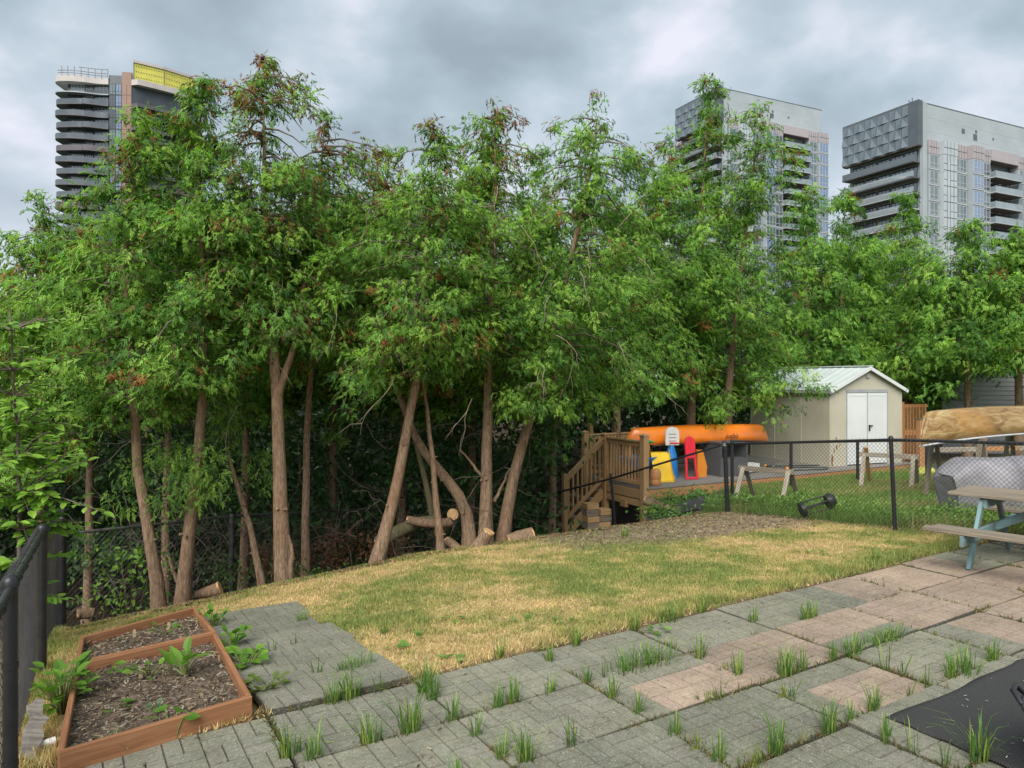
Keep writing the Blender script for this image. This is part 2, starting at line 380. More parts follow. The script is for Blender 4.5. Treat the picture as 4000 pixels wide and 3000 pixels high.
def tree(name, label, trunk, rad, prof, nbr, nsp, seed, group='cedars along the back of the garden', cat='tree', size=.17, bark=None, twigs=True, stubs=4, nseg=14, foliage=True, forks=(), wob=.09, fold=0, **kw):
    """trunk: world points from the base up (continues inside the crown); prof [(z, r)]"""
    rnd = random.Random(seed); bark = bark or BARK; size *= .72; nsp = int(nsp * 1.55)
    root = thing(name, label, cat, trunk[0], 0, group)
    cut = [Vector(p) for p in trunk]
    if foliage: cut[-1] = cut[-2].lerp(cut[-1], .72)
    pts = jitter_curve(cut, nseg, .012, rnd)
    pts[0] = Vector(trunk[0]) - Vector((0, 0, .15))
    n = len(pts); L0 = max(1e-3, (pts[-1] - pts[0]).length)
    rr = [rad * .54 * (1 - .93 * (i / (n-1)) ** 1.6) * (1 + .65 * math.exp(-i * 1.1)) for i in range(n)]
    mb = MB(); mb.tube(pts, rr, 14, wob=wob, seed=seed)
    for fk in forks:
        fp = jitter_curve(fk[0], 9, .012, rnd); r0 = fk[1] * .62
        mb.tube(fp, [r0 * (1 - .6 * i / 8) for i in range(9)], 10, wob=.08, seed=seed + 5)
    mb.build('trunk', bark, root, world=True)
    for k in range(stubs):
        i = rnd.randint(1, max(2, n // 2)); p = pts[i]; a = rnd.uniform(3.4, 6.0); d = Vector((math.cos(a), math.sin(a), rnd.uniform(0, .5))).normalized()
        r0 = rr[i] * .22
        sb = MB(); sb.tube([p + d * rr[i] * .7, p + d * (rr[i] + rnd.uniform(.02, .05))], [r0 * 1.2, r0], 7, cap=True); st = sb.build('branch_stub', bark, root, world=True)
    if foliage:
        ax = Axis([Vector(p) for p in trunk])
        (V, F, C), brs, cl = cedar_crown(ax, prof, nbr, nsp, seed, size=size, **kw)
        m = setnormals(npmesh('crown', V - np.array(root.location), F, C, CEDAR), cl); o = link('crown', m, root)
        if twigs:
            b = MB()
            for br in brs: b.tube(br, [.022, .014, .009, .004], 3, cap=False)
            bo = b.build('limbs', TWIG, root, world=True); bo['kind'] = 'stuff'
    return root

def sprigs(root, centres, seed, n=70, sig=.13, size=.13):
    """small leafy shoots low on a trunk"""
    rg = np.random.default_rng(seed); c = np.array([tuple(q) for q in centres]); i = rg.integers(0, len(c), n * len(c)); off = rg.normal(0, 1, (len(i), 3)) * np.array((sig, sig * .6, sig * .8)); P = c[i] + off
    out = norm(off); X = out * .6 + np.array((0, 0, -.6)) + rg.normal(0, .4, off.shape); Zn = rg.normal(0, .4, off.shape) + np.array((0, -.5, .6)); t = rg.random((len(i), 1))
    V, F, C = stamp(CTV[0][0], CTV[0][1], P - np.array(root.location), X, Zn, size * rg.uniform(.6, 1.2, len(i)), (G_DARK + (G_TIP - G_DARK) * t) * .75, CTV[0][2])
    link('low_shoots', npmesh('low_shoots', V, F, C, CEDAR), root)
# ================================================================== SETTING: terrain
def vnoise(x, y, seed=0):
    """cheap smooth value noise on arrays"""
    rg = np.random.default_rng(seed); T = rg.random((64, 64)); xi = np.floor(x).astype(int); yi = np.floor(y).astype(int); fx = x - xi; fy = y - yi
    fx = fx * fx * (3 - 2 * fx); fy = fy * fy * (3 - 2 * fy); g = lambda a, b: T[a % 64, b % 64]
    return (g(xi, yi) * (1-fx) + g(xi+1, yi) * fx) * (1-fy) + (g(xi, yi+1) * (1-fx) + g(xi+1, yi+1) * fx) * fy
def fbm(x, y, seed=0): return (vnoise(x, y, seed) + .5 * vnoise(2.1 * x, 2.1 * y, seed+1) + .25 * vnoise(4.3 * x, 4.3 * y, seed+2)) / 1.75
def green_amount(u, v):
    """0 dry straw .. 1 green, lawn only"""
    g = fbm(u * 1.1 + 7, v * 1.1 + 3, 5)
    bias = np.exp(-(((u - 6.9) / 1.5) ** 2 + ((v - 4.9) / 2.8) ** 2)) * .36 + .10 * np.clip((v - 2) / 6, 0, 1)
    bias = bias - .20 * np.exp(-(((u - 5.0) / .7) ** 2)) * (v < 6.5) - .15 * (v < 2)
    bias = bias + .3 * np.exp(-(((u - 4.6) / .22) ** 2)) * (v > 3)
    return np.clip((g - .5) * 2.2 + .34 + bias * .7 + (fbm(u * 4 + 1, v * 4, 15) - .5) * .9, 0, 1)
def bare_amount(u, v):
    a = np.exp(-(((u - 7.9 + .12 * (v - 8)) / 1.15) ** 4 + ((v - 7.9) / 2.5) ** 4))
    return np.clip(a * 1.5 - .40 * fbm(u * 2, v * 2, 9), 0, 1)
def axis_lines(a, b, st, far):
    l = list(np.arange(a, b + 1e-6, st)); s = st; x = b
    while x < far: s *= 1.5; x += s; l.append(x)
    s = st; x = a
    while x > -far: s *= 1.5; x -= s; l.insert(0, x)
    return np.array(l)
def build_terrain():
    us = axis_lines(-1, 18, .2, 900); vs = axis_lines(-6, 24, .25, 900)
    nu, nv = len(us), len(vs); V = np.zeros((nu * nv, 3)); C = np.zeros((nu * nv, 3)); rg = np.random.default_rng(4)
    U, VV = np.meshgrid(us, vs, indexing='ij'); U = U.ravel(); VV = VV.ravel()
    gr = green_amount(U, VV); ba = bare_amount(U, VV); lit = fbm(U * 1.7, VV * 1.7, 21)
    for i in range(len(U)):
        u, v = U[i], VV[i]; p = W(u, v); z = p.z
        if -1.5 < v < 10.2 and u > 4.3: z += .035 * (lit[i] - .5) * min(1, (u - 4.3) * 2)
        if u < 4.36 and -1.2 < v < 10.2: z = -.06
        if 4.3 < u < 7.4 and .98 < v < 2.0: z -= .07
        if u <= 4.36 and not (-1.2 < v < 10.2): z = min(z, .08) - .02
        V[i] = (p.x, p.y, z)
        if u < 4.4 and -1.2 < v < 10.3: c = np.array((.13, .085, .055))
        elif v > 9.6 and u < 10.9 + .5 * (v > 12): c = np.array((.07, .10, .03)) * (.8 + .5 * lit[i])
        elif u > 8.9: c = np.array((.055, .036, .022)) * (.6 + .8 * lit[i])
        else:
            c = np.array((.40, .30, .15)) * (1 - gr[i]) + np.array((.24, .24, .09)) * gr[i]
            c = c * (1 - ba[i]) + np.array((.29, .225, .165)) * ba[i]
        if u > 40 or abs(v) > 40: c = np.array((.05, .08, .03))
        C[i] = c
    ii, jj = np.meshgrid(np.arange(nu - 1), np.arange(nv - 1), indexing='ij'); a = (ii * nv + jj).ravel(); b = a + nv
    F = np.concatenate([np.stack([a, a+1, b], 1), np.stack([a+1, b+1, b], 1)])
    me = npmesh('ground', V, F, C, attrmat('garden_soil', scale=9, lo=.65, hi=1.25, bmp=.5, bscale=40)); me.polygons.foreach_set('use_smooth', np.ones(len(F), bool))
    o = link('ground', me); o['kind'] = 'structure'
    a = me.polygons[0].normal
    return o
build_terrain()

# ================================================================== patio of paving slabs
def m_slab():
    m, N, L, p, o = newmat('paving_concrete')
    a = N.new('ShaderNodeVertexColor'); a.layer_name = 'Col'
    oi = N.new('ShaderNodeObjectInfo'); f1 = noise(N, L, 3.2, 5, .6); f2 = noise(N, L, 130, 2, .5); f3 = noise(N, L, 38, 3, .6)
    c = mixc(N, L, 1, a.outputs[0], ramp(N, L, f1, [(.3, (.74, .75, .73)), (.7, (1.13, 1.12, 1.12))]), 'MULTIPLY')
    c = mixc(N, L, 1, c, ramp(N, L, oi.outputs['Random'], [(0, (.86, .87, .87)), (.5, (1, 1, 1)), (1, (1.12, 1.11, 1.08))]), 'MULTIPLY')
    c = mixc(N, L, .8, c, ramp(N, L, f3, [(.3, (.72, .72, .72)), (.65, (1.12, 1.12, 1.12))]), 'MULTIPLY')
    c = mixc(N, L, ramp(N, L, f2, [(.60, (0, 0, 0)), (.68, (.55, .55, .55))]), c, (.50, .49, .44))
    c = mixc(N, L, ramp(N, L, f2, [(.30, (.55, .55, .55)), (.38, (0, 0, 0))]), c, (.08, .08, .07))
    L.new(c, p.inputs['Base Color']); p.inputs['Roughness'].default_value = .92; p.inputs['Specular IOR Level'].default_value = .2
    bump(N, L, p, f2, .35, .006); return m
SLABM = m_slab()
SL, SWD = .936, .607       # slab size along v, along u
def slab_mesh(seed, kind):
    rnd = random.Random(seed); V = []; F = []; C = []
    grey = np.array((.215, .210, .165)); pink = np.array((.345, .262, .205)); joint = np.array((.095, .09, .07))
    def bx(x0, x1, y0, y1, z0, z1, c, cs=.002):
        b = len(V)
        V.extend([(x0,y0,z0),(x1,y0,z0),(x1,y1,z0),(x0,y1,z0),(x0+cs,y0+cs,z1),(x1-cs,y0+cs,z1),(x1-cs,y1-cs,z1),(x0+cs,y1-cs,z1)])
        for q in ((4,5,6,7),(0,1,5,4),(1,2,6,5),(2,3,7,6),(3,0,4,7)):
            F.append((b+q[0], b+q[1], b+q[2])); F.append((b+q[0], b+q[2], b+q[3]))
        C.extend([c * .9] * 4 + [c] * 4)
    bx(0, SL, 0, SWD, -.05, -.008, joint, 0)
    nx, ny = 5, 3; w = SL / nx; h = SWD / ny; g = .0038
    for i in range(nx):
        for j in range(ny):
            vert = (i + j) % 2 == (seed % 2)
            for k in range(2):
                if kind == 'grey': c = grey
                elif kind == 'pink': c = pink
                elif kind == 'left': c = pink if i > 1 else grey
                elif kind == 'right': c = pink if i < 3 else grey
                elif kind == 'low': c = pink if j < 2 and 0 < i else grey
                else: c = pink if j > 0 else grey
                c = c * rnd.uniform(.95, 1.05) * np.array((1, 1 + rnd.uniform(-.02, .02), 1 + rnd.uniform(-.04, .02)))
                z = rnd.uniform(-.0015, .0015)
                if vert: bx(i*w + k*w/2 + g, i*w + (k+1)*w/2 - g, j*h + g, (j+1)*h - g, -.008, z, c)
                else: bx(i*w + g, (i+1)*w - g, j*h + k*h/2 + g, j*h + (k+1)*h/2 - g, -.008, z, c)
    return npmesh('paving_slab', np.array(V), np.array(F), np.array(C), SLABM)
SLM = {k: [slab_mesh(i * 7 + len(k) + (i % 2), k) for i in range(n)] for k, n in (('grey', 6), ('pink', 4), ('left', 2), ('right', 2), ('low', 2), ('high', 2))}
def slab_matrix(u, v, z, tu, tv, yaw):
    o = Vector((v * AX + u * BX, v * AY + u * BY, z)); Z = math.atan2(AY, AX) + yaw
    return Matrix.Translation(o) @ Matrix.Rotation(Z, 4, 'Z') @ Matrix.Rotation(tu, 4, 'X') @ Matrix.Rotation(tv, 4, 'Y')
patio = bpy.data.objects.new('patio', None); COL.objects.link(patio); patio['kind'] = 'structure'
def pinkness(r, c):
    table = {(1, 4): 'low', (2, 4): 'pink', (2, 5): 'high', (2, 6): 'pink', (2, 7): 'pink', (2, 8): 'pink', (1, 6): 'left', (1, 7): 'pink', (1, 8): 'pink', (0, 7): 'pink', (0, 8): 'left',
             (3, 6): 'left', (3, 7): 'pink', (3, 8): 'right', (3, 9): 'grey', (2, 9): 'right', (1, 9): 'pink', (0, 9): 'pink', (2, 3): 'low', (-1, 8): 'pink', (-1, 7): 'left'}
    return table.get((r, c), 'grey')
rnd = random.Random(11)
for r in range(-3, 4):
    for c in range(-1, 11):
        if c == -1 and r < 0: continue
        k = pinkness(r, c); u = 1.90 + .62 * r + rnd.uniform(-.006, .006); v = .05 + .95 * c + rnd.uniform(-.008, .008)
        link('paving_slab', rnd.choice(SLM[k]), patio, slab_matrix(u + .006, v + .007, rnd.uniform(-.008, .008), rnd.uniform(-.012, .012), rnd.uniform(-.007, .007), rnd.uniform(-.006, .006)))
path = bpy.data.objects.new('stepping_path', None); COL.objects.link(path); path['kind'] = 'structure'
for i, (dv, zz, tu, yaw) in enumerate([(.0, -.03, -.05, .01), (-.02, -.10, -.04, -.02), (.05, -.19, -.06, .03), (-.04, -.28, -.045, .0), (.04, -.355, -.05, -.03)]):
    link('paving_slab', SLM['grey'][i], path, slab_matrix(4.41 + .615 * i, 1.02 + dv, gz(4.41 + .615 * i, 1.5) + .028, tu - .03, .0, yaw))
# ================================================================== raised beds
def soil_mesh(name, quad, mat, seed, n=26):
    rg = np.random.default_rng(seed); a, b, c, d = [np.array(q) for q in quad]; V = []; 
    s = np.linspace(0, 1, n)
    for i in range(n):
        for j in range(n):
            p = (a * (1-s[i]) + b * s[i]) * (1-s[j]) + (d * (1-s[i]) + c * s[i]) * s[j]
            V.append(p)
    V = np.array(V); V[:, 2] += (fbm(V[:, 0] * 6, V[:, 1] * 6, seed) - .5) * .05 + (rg.random(len(V)) - .5) * .014
    i, j = np.meshgrid(np.arange(n-1), np.arange(n-1), indexing='ij'); q = (i * n + j).ravel(); F = np.concatenate([np.stack([q, q+n, q+1], 1), np.stack([q+1, q+n, q+n+1], 1)])
    C = np.array((.15, .112, .085)) * (.6 + .9 * fbm(V[:, 0] * 9, V[:, 1] * 9, seed + 3))[:, None]
    return npmesh(name, V, F, C, mat)
SOILM = attrmat('bed_soil', scale=30, lo=.45, hi=1.5, bmp=.9, bscale=90)
BED = {'fl': (4.29, -.04, .115), 'fr': (4.45, .93, .115), 'ml': (5.96, .05, -.02), 'mr': (6.19, 1.02, -.05), 'bl': (6.86, .09, -.12), 'br': (7.32, 1.03, -.15)}
def bp(k, du=0, dv=0, dz=0): u, v, z = BED[k]; return W(u + du, v + dv, z + dz)
def litter(name, quad, n, seed, parent, cols, smin=.015, smax=.05, z=.0):
    rg = np.random.default_rng(seed); a, b, c, d = [np.array(q) for q in quad]; s = rg.random((n, 1)); t = rg.random((n, 1))
    P = (a * (1-s) + b * s) * (1-t) + (d * (1-s) + c * s) * t; P[:, 2] += rg.uniform(.004, .022, n) + z
    an = rg.uniform(0, 6.28, n); X = np.stack([np.cos(an), np.sin(an), rg.normal(0, .25, n)], 1); Z = rg.normal(0, .25, (n, 3)) + (0, 0, 1)
    T = np.array([(0, -.13, 0), (1, -.1, 0), (1, .1, 0), (0, .13, 0)]); F = np.array([(0, 1, 2), (0, 2, 3)])
    col = np.array(cols)[rg.integers(0, len(cols), n)] * rg.uniform(.6, 1.2, (n, 1))
    V, FF, C = stamp(T, F, P, X, Z, rg.uniform(smin, smax, n), col); o = link(name, npmesh(name, V - np.array(wm(parent).translation) if parent else V, FF, C, attrmat('litter_' + name, scale=20, bmp=0)), parent)
    o['kind'] = 'stuff'; return o
for nm, ks, lab in (('front', ('fl', 'fr', 'mr', 'ml'), 'larger reddish wooden raised bed of dark soil with a leafy plant, nearest the camera'),
                    ('back', ('ml', 'mr', 'br', 'bl'), 'smaller reddish wooden raised bed of bare soil, behind the planted bed')):
    fl, fr, br, bl = ks; off = .03 if nm == 'back' else 0
    root = thing('raised_bed', lab, 'raised bed', bp(fl, dz=-.2), 0, 'raised vegetable beds'); H = .17; dz = -H / 2
    quad = [bp(fl, off, .01, -.075), bp(fr, off, -.01, -.075), bp(br, -.01, -.01, -.075), bp(bl, -.01, .01, -.075)]
    link('soil', soil_mesh('soil', [q - root.location for q in quad], SOILM, 3 if nm == 'front' else 8, 40), root)
    litter('straw_litter', quad, 4200 if nm == 'front' else 2400, 6, root, [(.20, .14, .09), (.32, .25, .16), (.10, .07, .045), (.06, .045, .035), (.13, .09, .06), (.38, .34, .27)], .01, .038)
    litter('long_straw', quad, 30, 16, root, [(.35, .27, .17), (.25, .18, .11)], .05, .12)
    e = .0
    board('side_board', bp(fl, off, 0, dz), bp(fr, off, 0, dz), .035, H, BEDWOOD, root)
    board('side_board', bp(fr, off + .02, -.012, dz), bp(br, -.02, -.012, dz), .032, H - .004, BEDWOOD, root)
    board('side_board', bp(fl, off + .02, .012, dz), bp(bl, -.02, .012, dz), .032, H - .004, BEDWOOD, root)
    if nm == 'front': board('side_board', bp(bl, -.012, 0, dz), bp(br, -.012, 0, dz), .03, H - .006, BEDWOOD, root)
    else: board('side_board', bp(bl, 0, 0, dz), bp(br, 0, 0, dz), .034, H, BEDWOOD, root)

# ================================================================== leafy plants
def leafy(name, label, base, leaves, spread, size, seed, col=((.10, .23, .03), (.19, .36, .045)), cat='plant', group=None, upright=.9, narrow=.8, stem=True, top=None):
    """rosette of broad folded leaves on short stalks"""
    rg = np.random.default_rng(seed); root = thing(name, label, cat, base, 0, group)
    mb = MB(); P = []; X = []; Zn = []; s = []
    for i in range(leaves):
        a = rg.uniform(0, 6.28); r = spread * math.sqrt(rg.random()); h = (top or spread) * rg.uniform(.25, 1.0)
        p0 = Vector((0, 0, 0)) + Vector((math.cos(a), math.sin(a), 0)) * r * .25; p1 = Vector((math.cos(a) * r, math.sin(a) * r, h))
        if stem: mb.tube([p0, (p0 + p1) / 2 + Vector((0, 0, h * .15)), p1], [.006 * size / .1, .005 * size / .1, .003 * size / .1], 4, cap=False)
        P.append(p1); X.append((math.cos(a) * (1 - upright * .5), math.sin(a) * (1 - upright * .5), upright * rg.uniform(-.1, 1.0))); Zn.append((-math.cos(a) * .6 + rg.normal(0, .2), -math.sin(a) * .6 + rg.normal(0, .2), 1.0)); s.append(size * rg.uniform(.6, 1.25))
    T = LT.copy(); T[:, 1] *= narrow / .8 * 1.5
    c = np.array(col[0]) + (np.array(col[1]) - np.array(col[0])) * rg.random((leaves, 1))
    V, F, C = stamp(T, LF, np.array(P), np.array(X), np.array(Zn), np.array(s), c, LS)
    link('leaves', npmesh('leaves', V, F, C, LEAF), root)
    if stem and mb.v: mb.build('stalks', simple_stalk, root)
    return root
simple_stalk = simple('green_stalk', (.17, .22, .07), (.12, .12, .05), .6, 8)
def gp(x, y, it=6):
    """ground point seen at photo pixel (x, y): march the ray on to the terrain"""
    d = 3.0
    for k in range(4000):
        p = px(x, y, d)
        if p.z <= gxy(p.x, p.y): break
        d += .01
    return Vector((p.x, p.y, gxy(p.x, p.y)))
leafy('horseradish_plant', 'upright plant with long bright green leaves in the front raised bed', W(5.35, .68, -.02), 9, .08, .15, 1, narrow=.55, top=.13, upright=1.0)
leafy('squash_seedling', 'squash seedling with two broad leaves against the front board of the bed', W(4.37, .50, .0), 4, .09, .09, 2, upright=.1, narrow=1.1, top=.15)
leafy('seedling', 'small round-leaved seedling at the left of the planted bed soil', W(5.0, .25, -.02), 4, .06, .07, 3, upright=.2, top=.05)
leafy('seedling', 'tiny grey-green seedling near the middle of the planted bed soil', W(4.75, .42, .0), 7, .05, .04, 4, col=((.10, .16, .09), (.14, .2, .1)), top=.07)
leafy('seedling', 'seedling with two leaves at the back left of the planted bed', W(5.75, .27, -.05), 5, .08, .06, 5, upright=.2, top=.05)
leafy('weed_clump', 'weed clump beside the horseradish in the front raised bed', W(5.5, .48, -.03), 16, .14, .055, 6, top=.08)
leafy('weed_clump', 'low weed clump by the inner corner of the back raised bed', W(6.6, .7, -.12), 12, .12, .05, 7, col=((.09, .2, .03), (.16, .3, .04)), top=.07)
leafy('dock_plant', 'bushy bright green dock plant between left fence and planted bed', gp(245, 2790), 50, .13, .10, 8, top=.30, narrow=.62, upright=.7)
leafy('dock_plant', 'dock plant at the corner where beds and path begin, farthest from the camera', W(7.0, 1.12), 26, .11, .08, 9, top=.18, narrow=.55)
leafy('lettuce_plant', 'bright leafy plant squeezed between middle bed board and path', W(6.1, 1.14), 22, .09, .08, 10, top=.16)
leafy('lettuce_plant', 'low ruffled lettuce outside the right board of the planted bed', W(5.45, 1.10), 34, .11, .085, 12, top=.13, upright=.4)
leafy('weed_clump', 'grassy weed clump at the right front corner of the planted bed', W(4.85, 1.08), 18, .14, .07, 13, top=.12, col=((.12, .18, .04), (.2, .27, .06)))

# ================================================================== grass
def blades(P, h, w, col, rg, lean=.5, name='lawn_grass', seg=1):
    n = len(P); a = rg.uniform(0, 6.28, n); l = np.abs(rg.normal(0, lean, n)); X = np.stack([np.cos(a) * l, np.sin(a) * l, np.ones(n)], 1)
    b = rg.uniform(0, 6.28, n); Z = np.stack([np.cos(b), np.sin(b), np.zeros(n)], 1)
    X = norm(X); Y = norm(np.cross(Z, X)); V = np.zeros((n, 3, 3))
    V[:, 0] = P - Y * w[:, None] / 2; V[:, 1] = P + Y * w[:, None] / 2; V[:, 2] = P + X * h[:, None]
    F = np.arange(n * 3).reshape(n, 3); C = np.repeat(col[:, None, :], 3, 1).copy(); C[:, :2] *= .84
    return V.reshape(-1, 3), F, C.reshape(-1, 3)
gzv = np.vectorize(gz)
STRAW = np.array((.70, .53, .29)); GREEN = np.array((.27, .33, .10)); OLIVE = np.array((.47, .43, .16))
def lawn():
    rg = np.random.default_rng(2); n = 420000; u = 4.36 + rg.random(n) * 5.6; v = -.35 + rg.random(n) * 10.3
    dens = (1 - .88 * bare_amount(u, v)) * np.clip(.35 + 1.25 * fbm(u * 3.3 + 9, v * 3.3, 55), 0, 1)
    ok = rg.random(n) < dens
    ok &= ~((v < 1.05) & (v > -.05) & (u > 4.32 + .17 * v) & (u < 6.9 + .45 * v))          # beds
    ok &= ~((v > 1.06) & (v < 1.93) & (u < 7.44))                                           # path
    ok &= ~((u < 4.44) & (v > .9) & (rg.random(n) < .6)) & (rg.random(n) < np.clip(1.3 - .35 * np.maximum(0, u - 8.3), .0, 1))
    u, v = u[ok], v[ok]; n = len(u); z = gzv(u, v); lit = fbm(u * 1.7, v * 1.7, 21)
    z = z + .035 * (lit - .5) * np.minimum(1, (u - 4.3) * 2); P = np.stack([v * AX + u * BX, v * AY + u * BY, z], 1)
    g = green_amount(u, v) + rg.normal(0, .17, n) + (fbm(u * 6, v * 6, 31) - .5) * 1.5; g = np.clip(g, 0, 1)[:, None]
    col = np.where(g < .5, STRAW + (OLIVE - STRAW) * g * 2, OLIVE + (GREEN - OLIVE) * (g - .5) * 2) * rg.uniform(.5, 1.4, (n, 1))
    h = rg.uniform(.014, .046, n) * (.8 + .6 * g[:, 0]) * (1 + .9 * np.exp(-((u - 4.5) / .12) ** 2)) * (1 + .8 * (v < -.02)) 
    h *= .8 + .9 * np.clip(fbm(u * 2.5, v * 2.5, 41) - .45, 0, 1); w = rg.uniform(.005, .011, n)
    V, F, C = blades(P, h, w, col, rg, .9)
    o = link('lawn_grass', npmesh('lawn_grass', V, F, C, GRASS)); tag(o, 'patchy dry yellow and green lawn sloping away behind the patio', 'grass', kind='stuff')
lawn()
def rough_grass():
    rg = np.random.default_rng(5); n = 130000
    u = 3.0 + rg.random(n) * 8.3; v = 9.75 + rg.random(n) ** 1.15 * 11
    ok = ~((u > 10.6) & (v < 12.5)) ; u, v = u[ok], v[ok]; n = len(u)
    z = gzv(u, v); P = np.stack([v * AX + u * BX, v * AY + u * BY, z], 1); q = fbm(u * .9, v * .9, 77)[:, None]
    near = np.exp(-((v - 10.0) / 1.1) ** 2)
    col = np.where(q + rg.normal(0, .1, (n, 1)) > .47, np.array((.19, .31, .07)), np.array((.34, .34, .13))) * rg.uniform(.6, 1.35, (n, 1))
    h = rg.uniform(.04, .10, n) * (1 + 2.4 * near * rg.random(n)); w = rg.uniform(.007, .014, n) * (1 + .5 * (1 - near))
    V, F, C = blades(P, h, w, col, rg, .55); o = link('rough_grass', npmesh('rough_grass', V, F, C, GRASS))
    tag(o, 'long green weedy grass beyond the right chain-link fence', 'grass', kind='stuff')
rough_grass()
def leaf_stuff(name, label, cat, P, X, Z, s, col, mat=None, tmpl=(LT, LF, LS), kind='stuff', parent=None):
    V, F, C = stamp(tmpl[0], tmpl[1], P, X, Z, s, col, tmpl[2])
    o = link(name, npmesh(name, V, F, C, mat or LEAF), parent)
    if label: tag(o, label, cat)
    if kind: o['kind'] = kind
    return o
def weeds_along_fence():
    rg = np.random.default_rng(9); n = 15000; t = rg.random(n) ** 1.0
    v = 10.0 + np.abs(rg.normal(0, .55, n)); u = 3.2 + t * 6.9
    hgt = .05 + .34 * fbm(u * 1.3, v * 1.3, 12) ** 1.3; h = hgt * rg.random(n)
    P = np.stack([v * AX + u * BX, v * AY + u * BY, gzv(u, v) + h], 1); X = rg.normal(0, 1, (n, 3)) + (0, 0, .5); Z = rg.normal(0, .5, (n, 3)) + (0, 0, 1)
    c = np.array((.10, .20, .045)) + rg.random((n, 1)) * np.array((.14, .20, .03))
    leaf_stuff('weeds', 'leafy green weeds growing through and behind the right fence', 'weeds', P, X, Z, rg.uniform(.03, .075, n), c, tmpl=(RT, RF, None))
weeds_along_fence()
def fence_foot_litter():
    rg = np.random.default_rng(14); n = 16000; u = 8.55 + rg.random(n) ** 1.3 * 3.2; v = -.3 + rg.random(n) * 10.2
    P = np.stack([v * AX + u * BX, v * AY + u * BY, gzv(u, v) + .015], 1); a = rg.uniform(0, 6.28, n); X = np.stack([np.cos(a), np.sin(a), rg.normal(0, .3, n)], 1); Z = rg.normal(0, .3, (n, 3)) + (0, 0, 1)
    cols = np.array([(.20, .11, .06), (.30, .18, .10), (.11, .07, .045), (.26, .12, .06), (.06, .10, .03)]); c = cols[rg.integers(0, 5, n)] * rg.uniform(.5, 1.1, (n, 1))
    leaf_stuff('leaf_litter', 'brown fallen leaves and clippings under the cedar trunks', 'leaf litter', P, X, Z, rg.uniform(.02, .06, n), c, tmpl=(RT, RF, None), mat=attrmat('dead_leaves', scale=12, bmp=0))
fence_foot_litter()
def bare_litter():
    rg = np.random.default_rng(15); n = 9000; u = 6.4 + rg.random(n) * 2.6; v = 5.6 + rg.random(n) * 4.2; k = rg.random(n) < bare_amount(u, v) + .05; u, v = u[k], v[k]; n = len(u)
    P = np.stack([v * AX + u * BX, v * AY + u * BY, gzv(u, v) + .018], 1); a = rg.uniform(0, 6.28, n); X = np.stack([np.cos(a), np.sin(a), rg.normal(0, .2, n)], 1); Z = rg.normal(0, .2, (n, 3)) + (0, 0, 1)
    cols = np.array([(.30, .23, .15), (.22, .15, .09), (.14, .09, .06), (.38, .31, .22)]); c = cols[rg.integers(0, 4, n)] * rg.uniform(.6, 1.1, (n, 1)); T = np.array([(0, -.1, 0), (1, -.1, 0), (1, .1, 0), (0, .1, 0)])
    leaf_stuff('wood_chips', 'brown chips and dead thatch scattered on the bare patch of lawn', 'wood chips', P, X, Z, rg.uniform(.02, .07, n), c, tmpl=(T, np.array([(0, 1, 2), (0, 2, 3)]), None), mat=attrmat('chips', scale=12, bmp=0))
bare_litter()

for i, (x, y, n_, s_, lab) in enumerate([(1755, 2590, 7, .085, 'pale broad weed leaves at the dry corner of the lawn'), (1620, 2500, 4, .06, 'two bluish weed leaves in the dry left of the lawn'), (1770, 2430, 6, .06, 'low green weed in the middle left of the lawn'), (2040, 2430, 4, .07, 'flat pale weed leaf in the lawn centre'),
    (2190, 2435, 6, .05, 'small weed right of the flat leaf in the lawn centre'), (1515, 2310, 9, .05, 'dark rosette weed in the left of the lawn'), (3130, 2160, 9, .05, 'small bright weed on the bare patch, left of a pair'), (3200, 2165, 9, .05, 'small bright weed on the bare patch, right of a pair'), (3400, 2090, 12, .06, 'low weed cluster near the middle fence post'), (1540, 2540, 6, .06, 'weed at the left edge of the dry corner'),
    (2560, 2470, 9, .07, 'dandelion leaves beside the grass spilling over the patio edge'), (3465, 2190, 4, .09, 'large pale leaf lying near the far patio edge')]):
    leafy('lawn_weed', lab, gp(x, y), n_, .07, s_, 70 + i, upright=.25, top=.04, stem=False, col=((.12, .24, .05), (.24, .38, .10)))
# grass tufts in the joints, each a thing
def tuft_mesh(seed, n, h, r, col, lean=.75):
    rg = np.random.default_rng(seed); V = []; F = []; C = []
    for i in range(n):
        a = rg.uniform(0, 6.28); rr = r * math.sqrt(rg.random()); b = np.array((math.cos(a) * rr, math.sin(a) * rr * .5, -.005)); hh = h * rg.uniform(.35, 1.0); l = rg.uniform(.05, lean) ** 1.4 * hh
        d = np.array((math.cos(a + rg.normal(0, .6)), math.sin(a + rg.normal(0, .6)), 0)); w = rg.uniform(.0035, .006); s = np.array((-d[1], d[0], 0)) * w / 2
        k = len(V); q = [b, b + d * l * .25 + (0, 0, hh * .45), b + d * l * .75 + (0, 0, hh * .82), b + d * l * 1.6 + (0, 0, hh * (1.0 - .25 * l / hh))]
        V += [q[0] - s, q[0] + s, q[1] - s, q[1] + s, q[2] - s * .7, q[2] + s * .7, q[3]]
        F += [(k, k+1, k+3), (k, k+3, k+2), (k+2, k+3, k+5), (k+2, k+5, k+4), (k+4, k+5, k+6)]
        c = np.array(col) * rg.uniform(.7, 1.3) + (np.array((.18, .16, .03)) if rg.random() < .2 else 0)
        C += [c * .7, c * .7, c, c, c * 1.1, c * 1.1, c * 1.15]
    return npmesh('grass_tuft', np.array(V), np.array(F), np.array(C), GRASS)
TG = (.105, .205, .045)
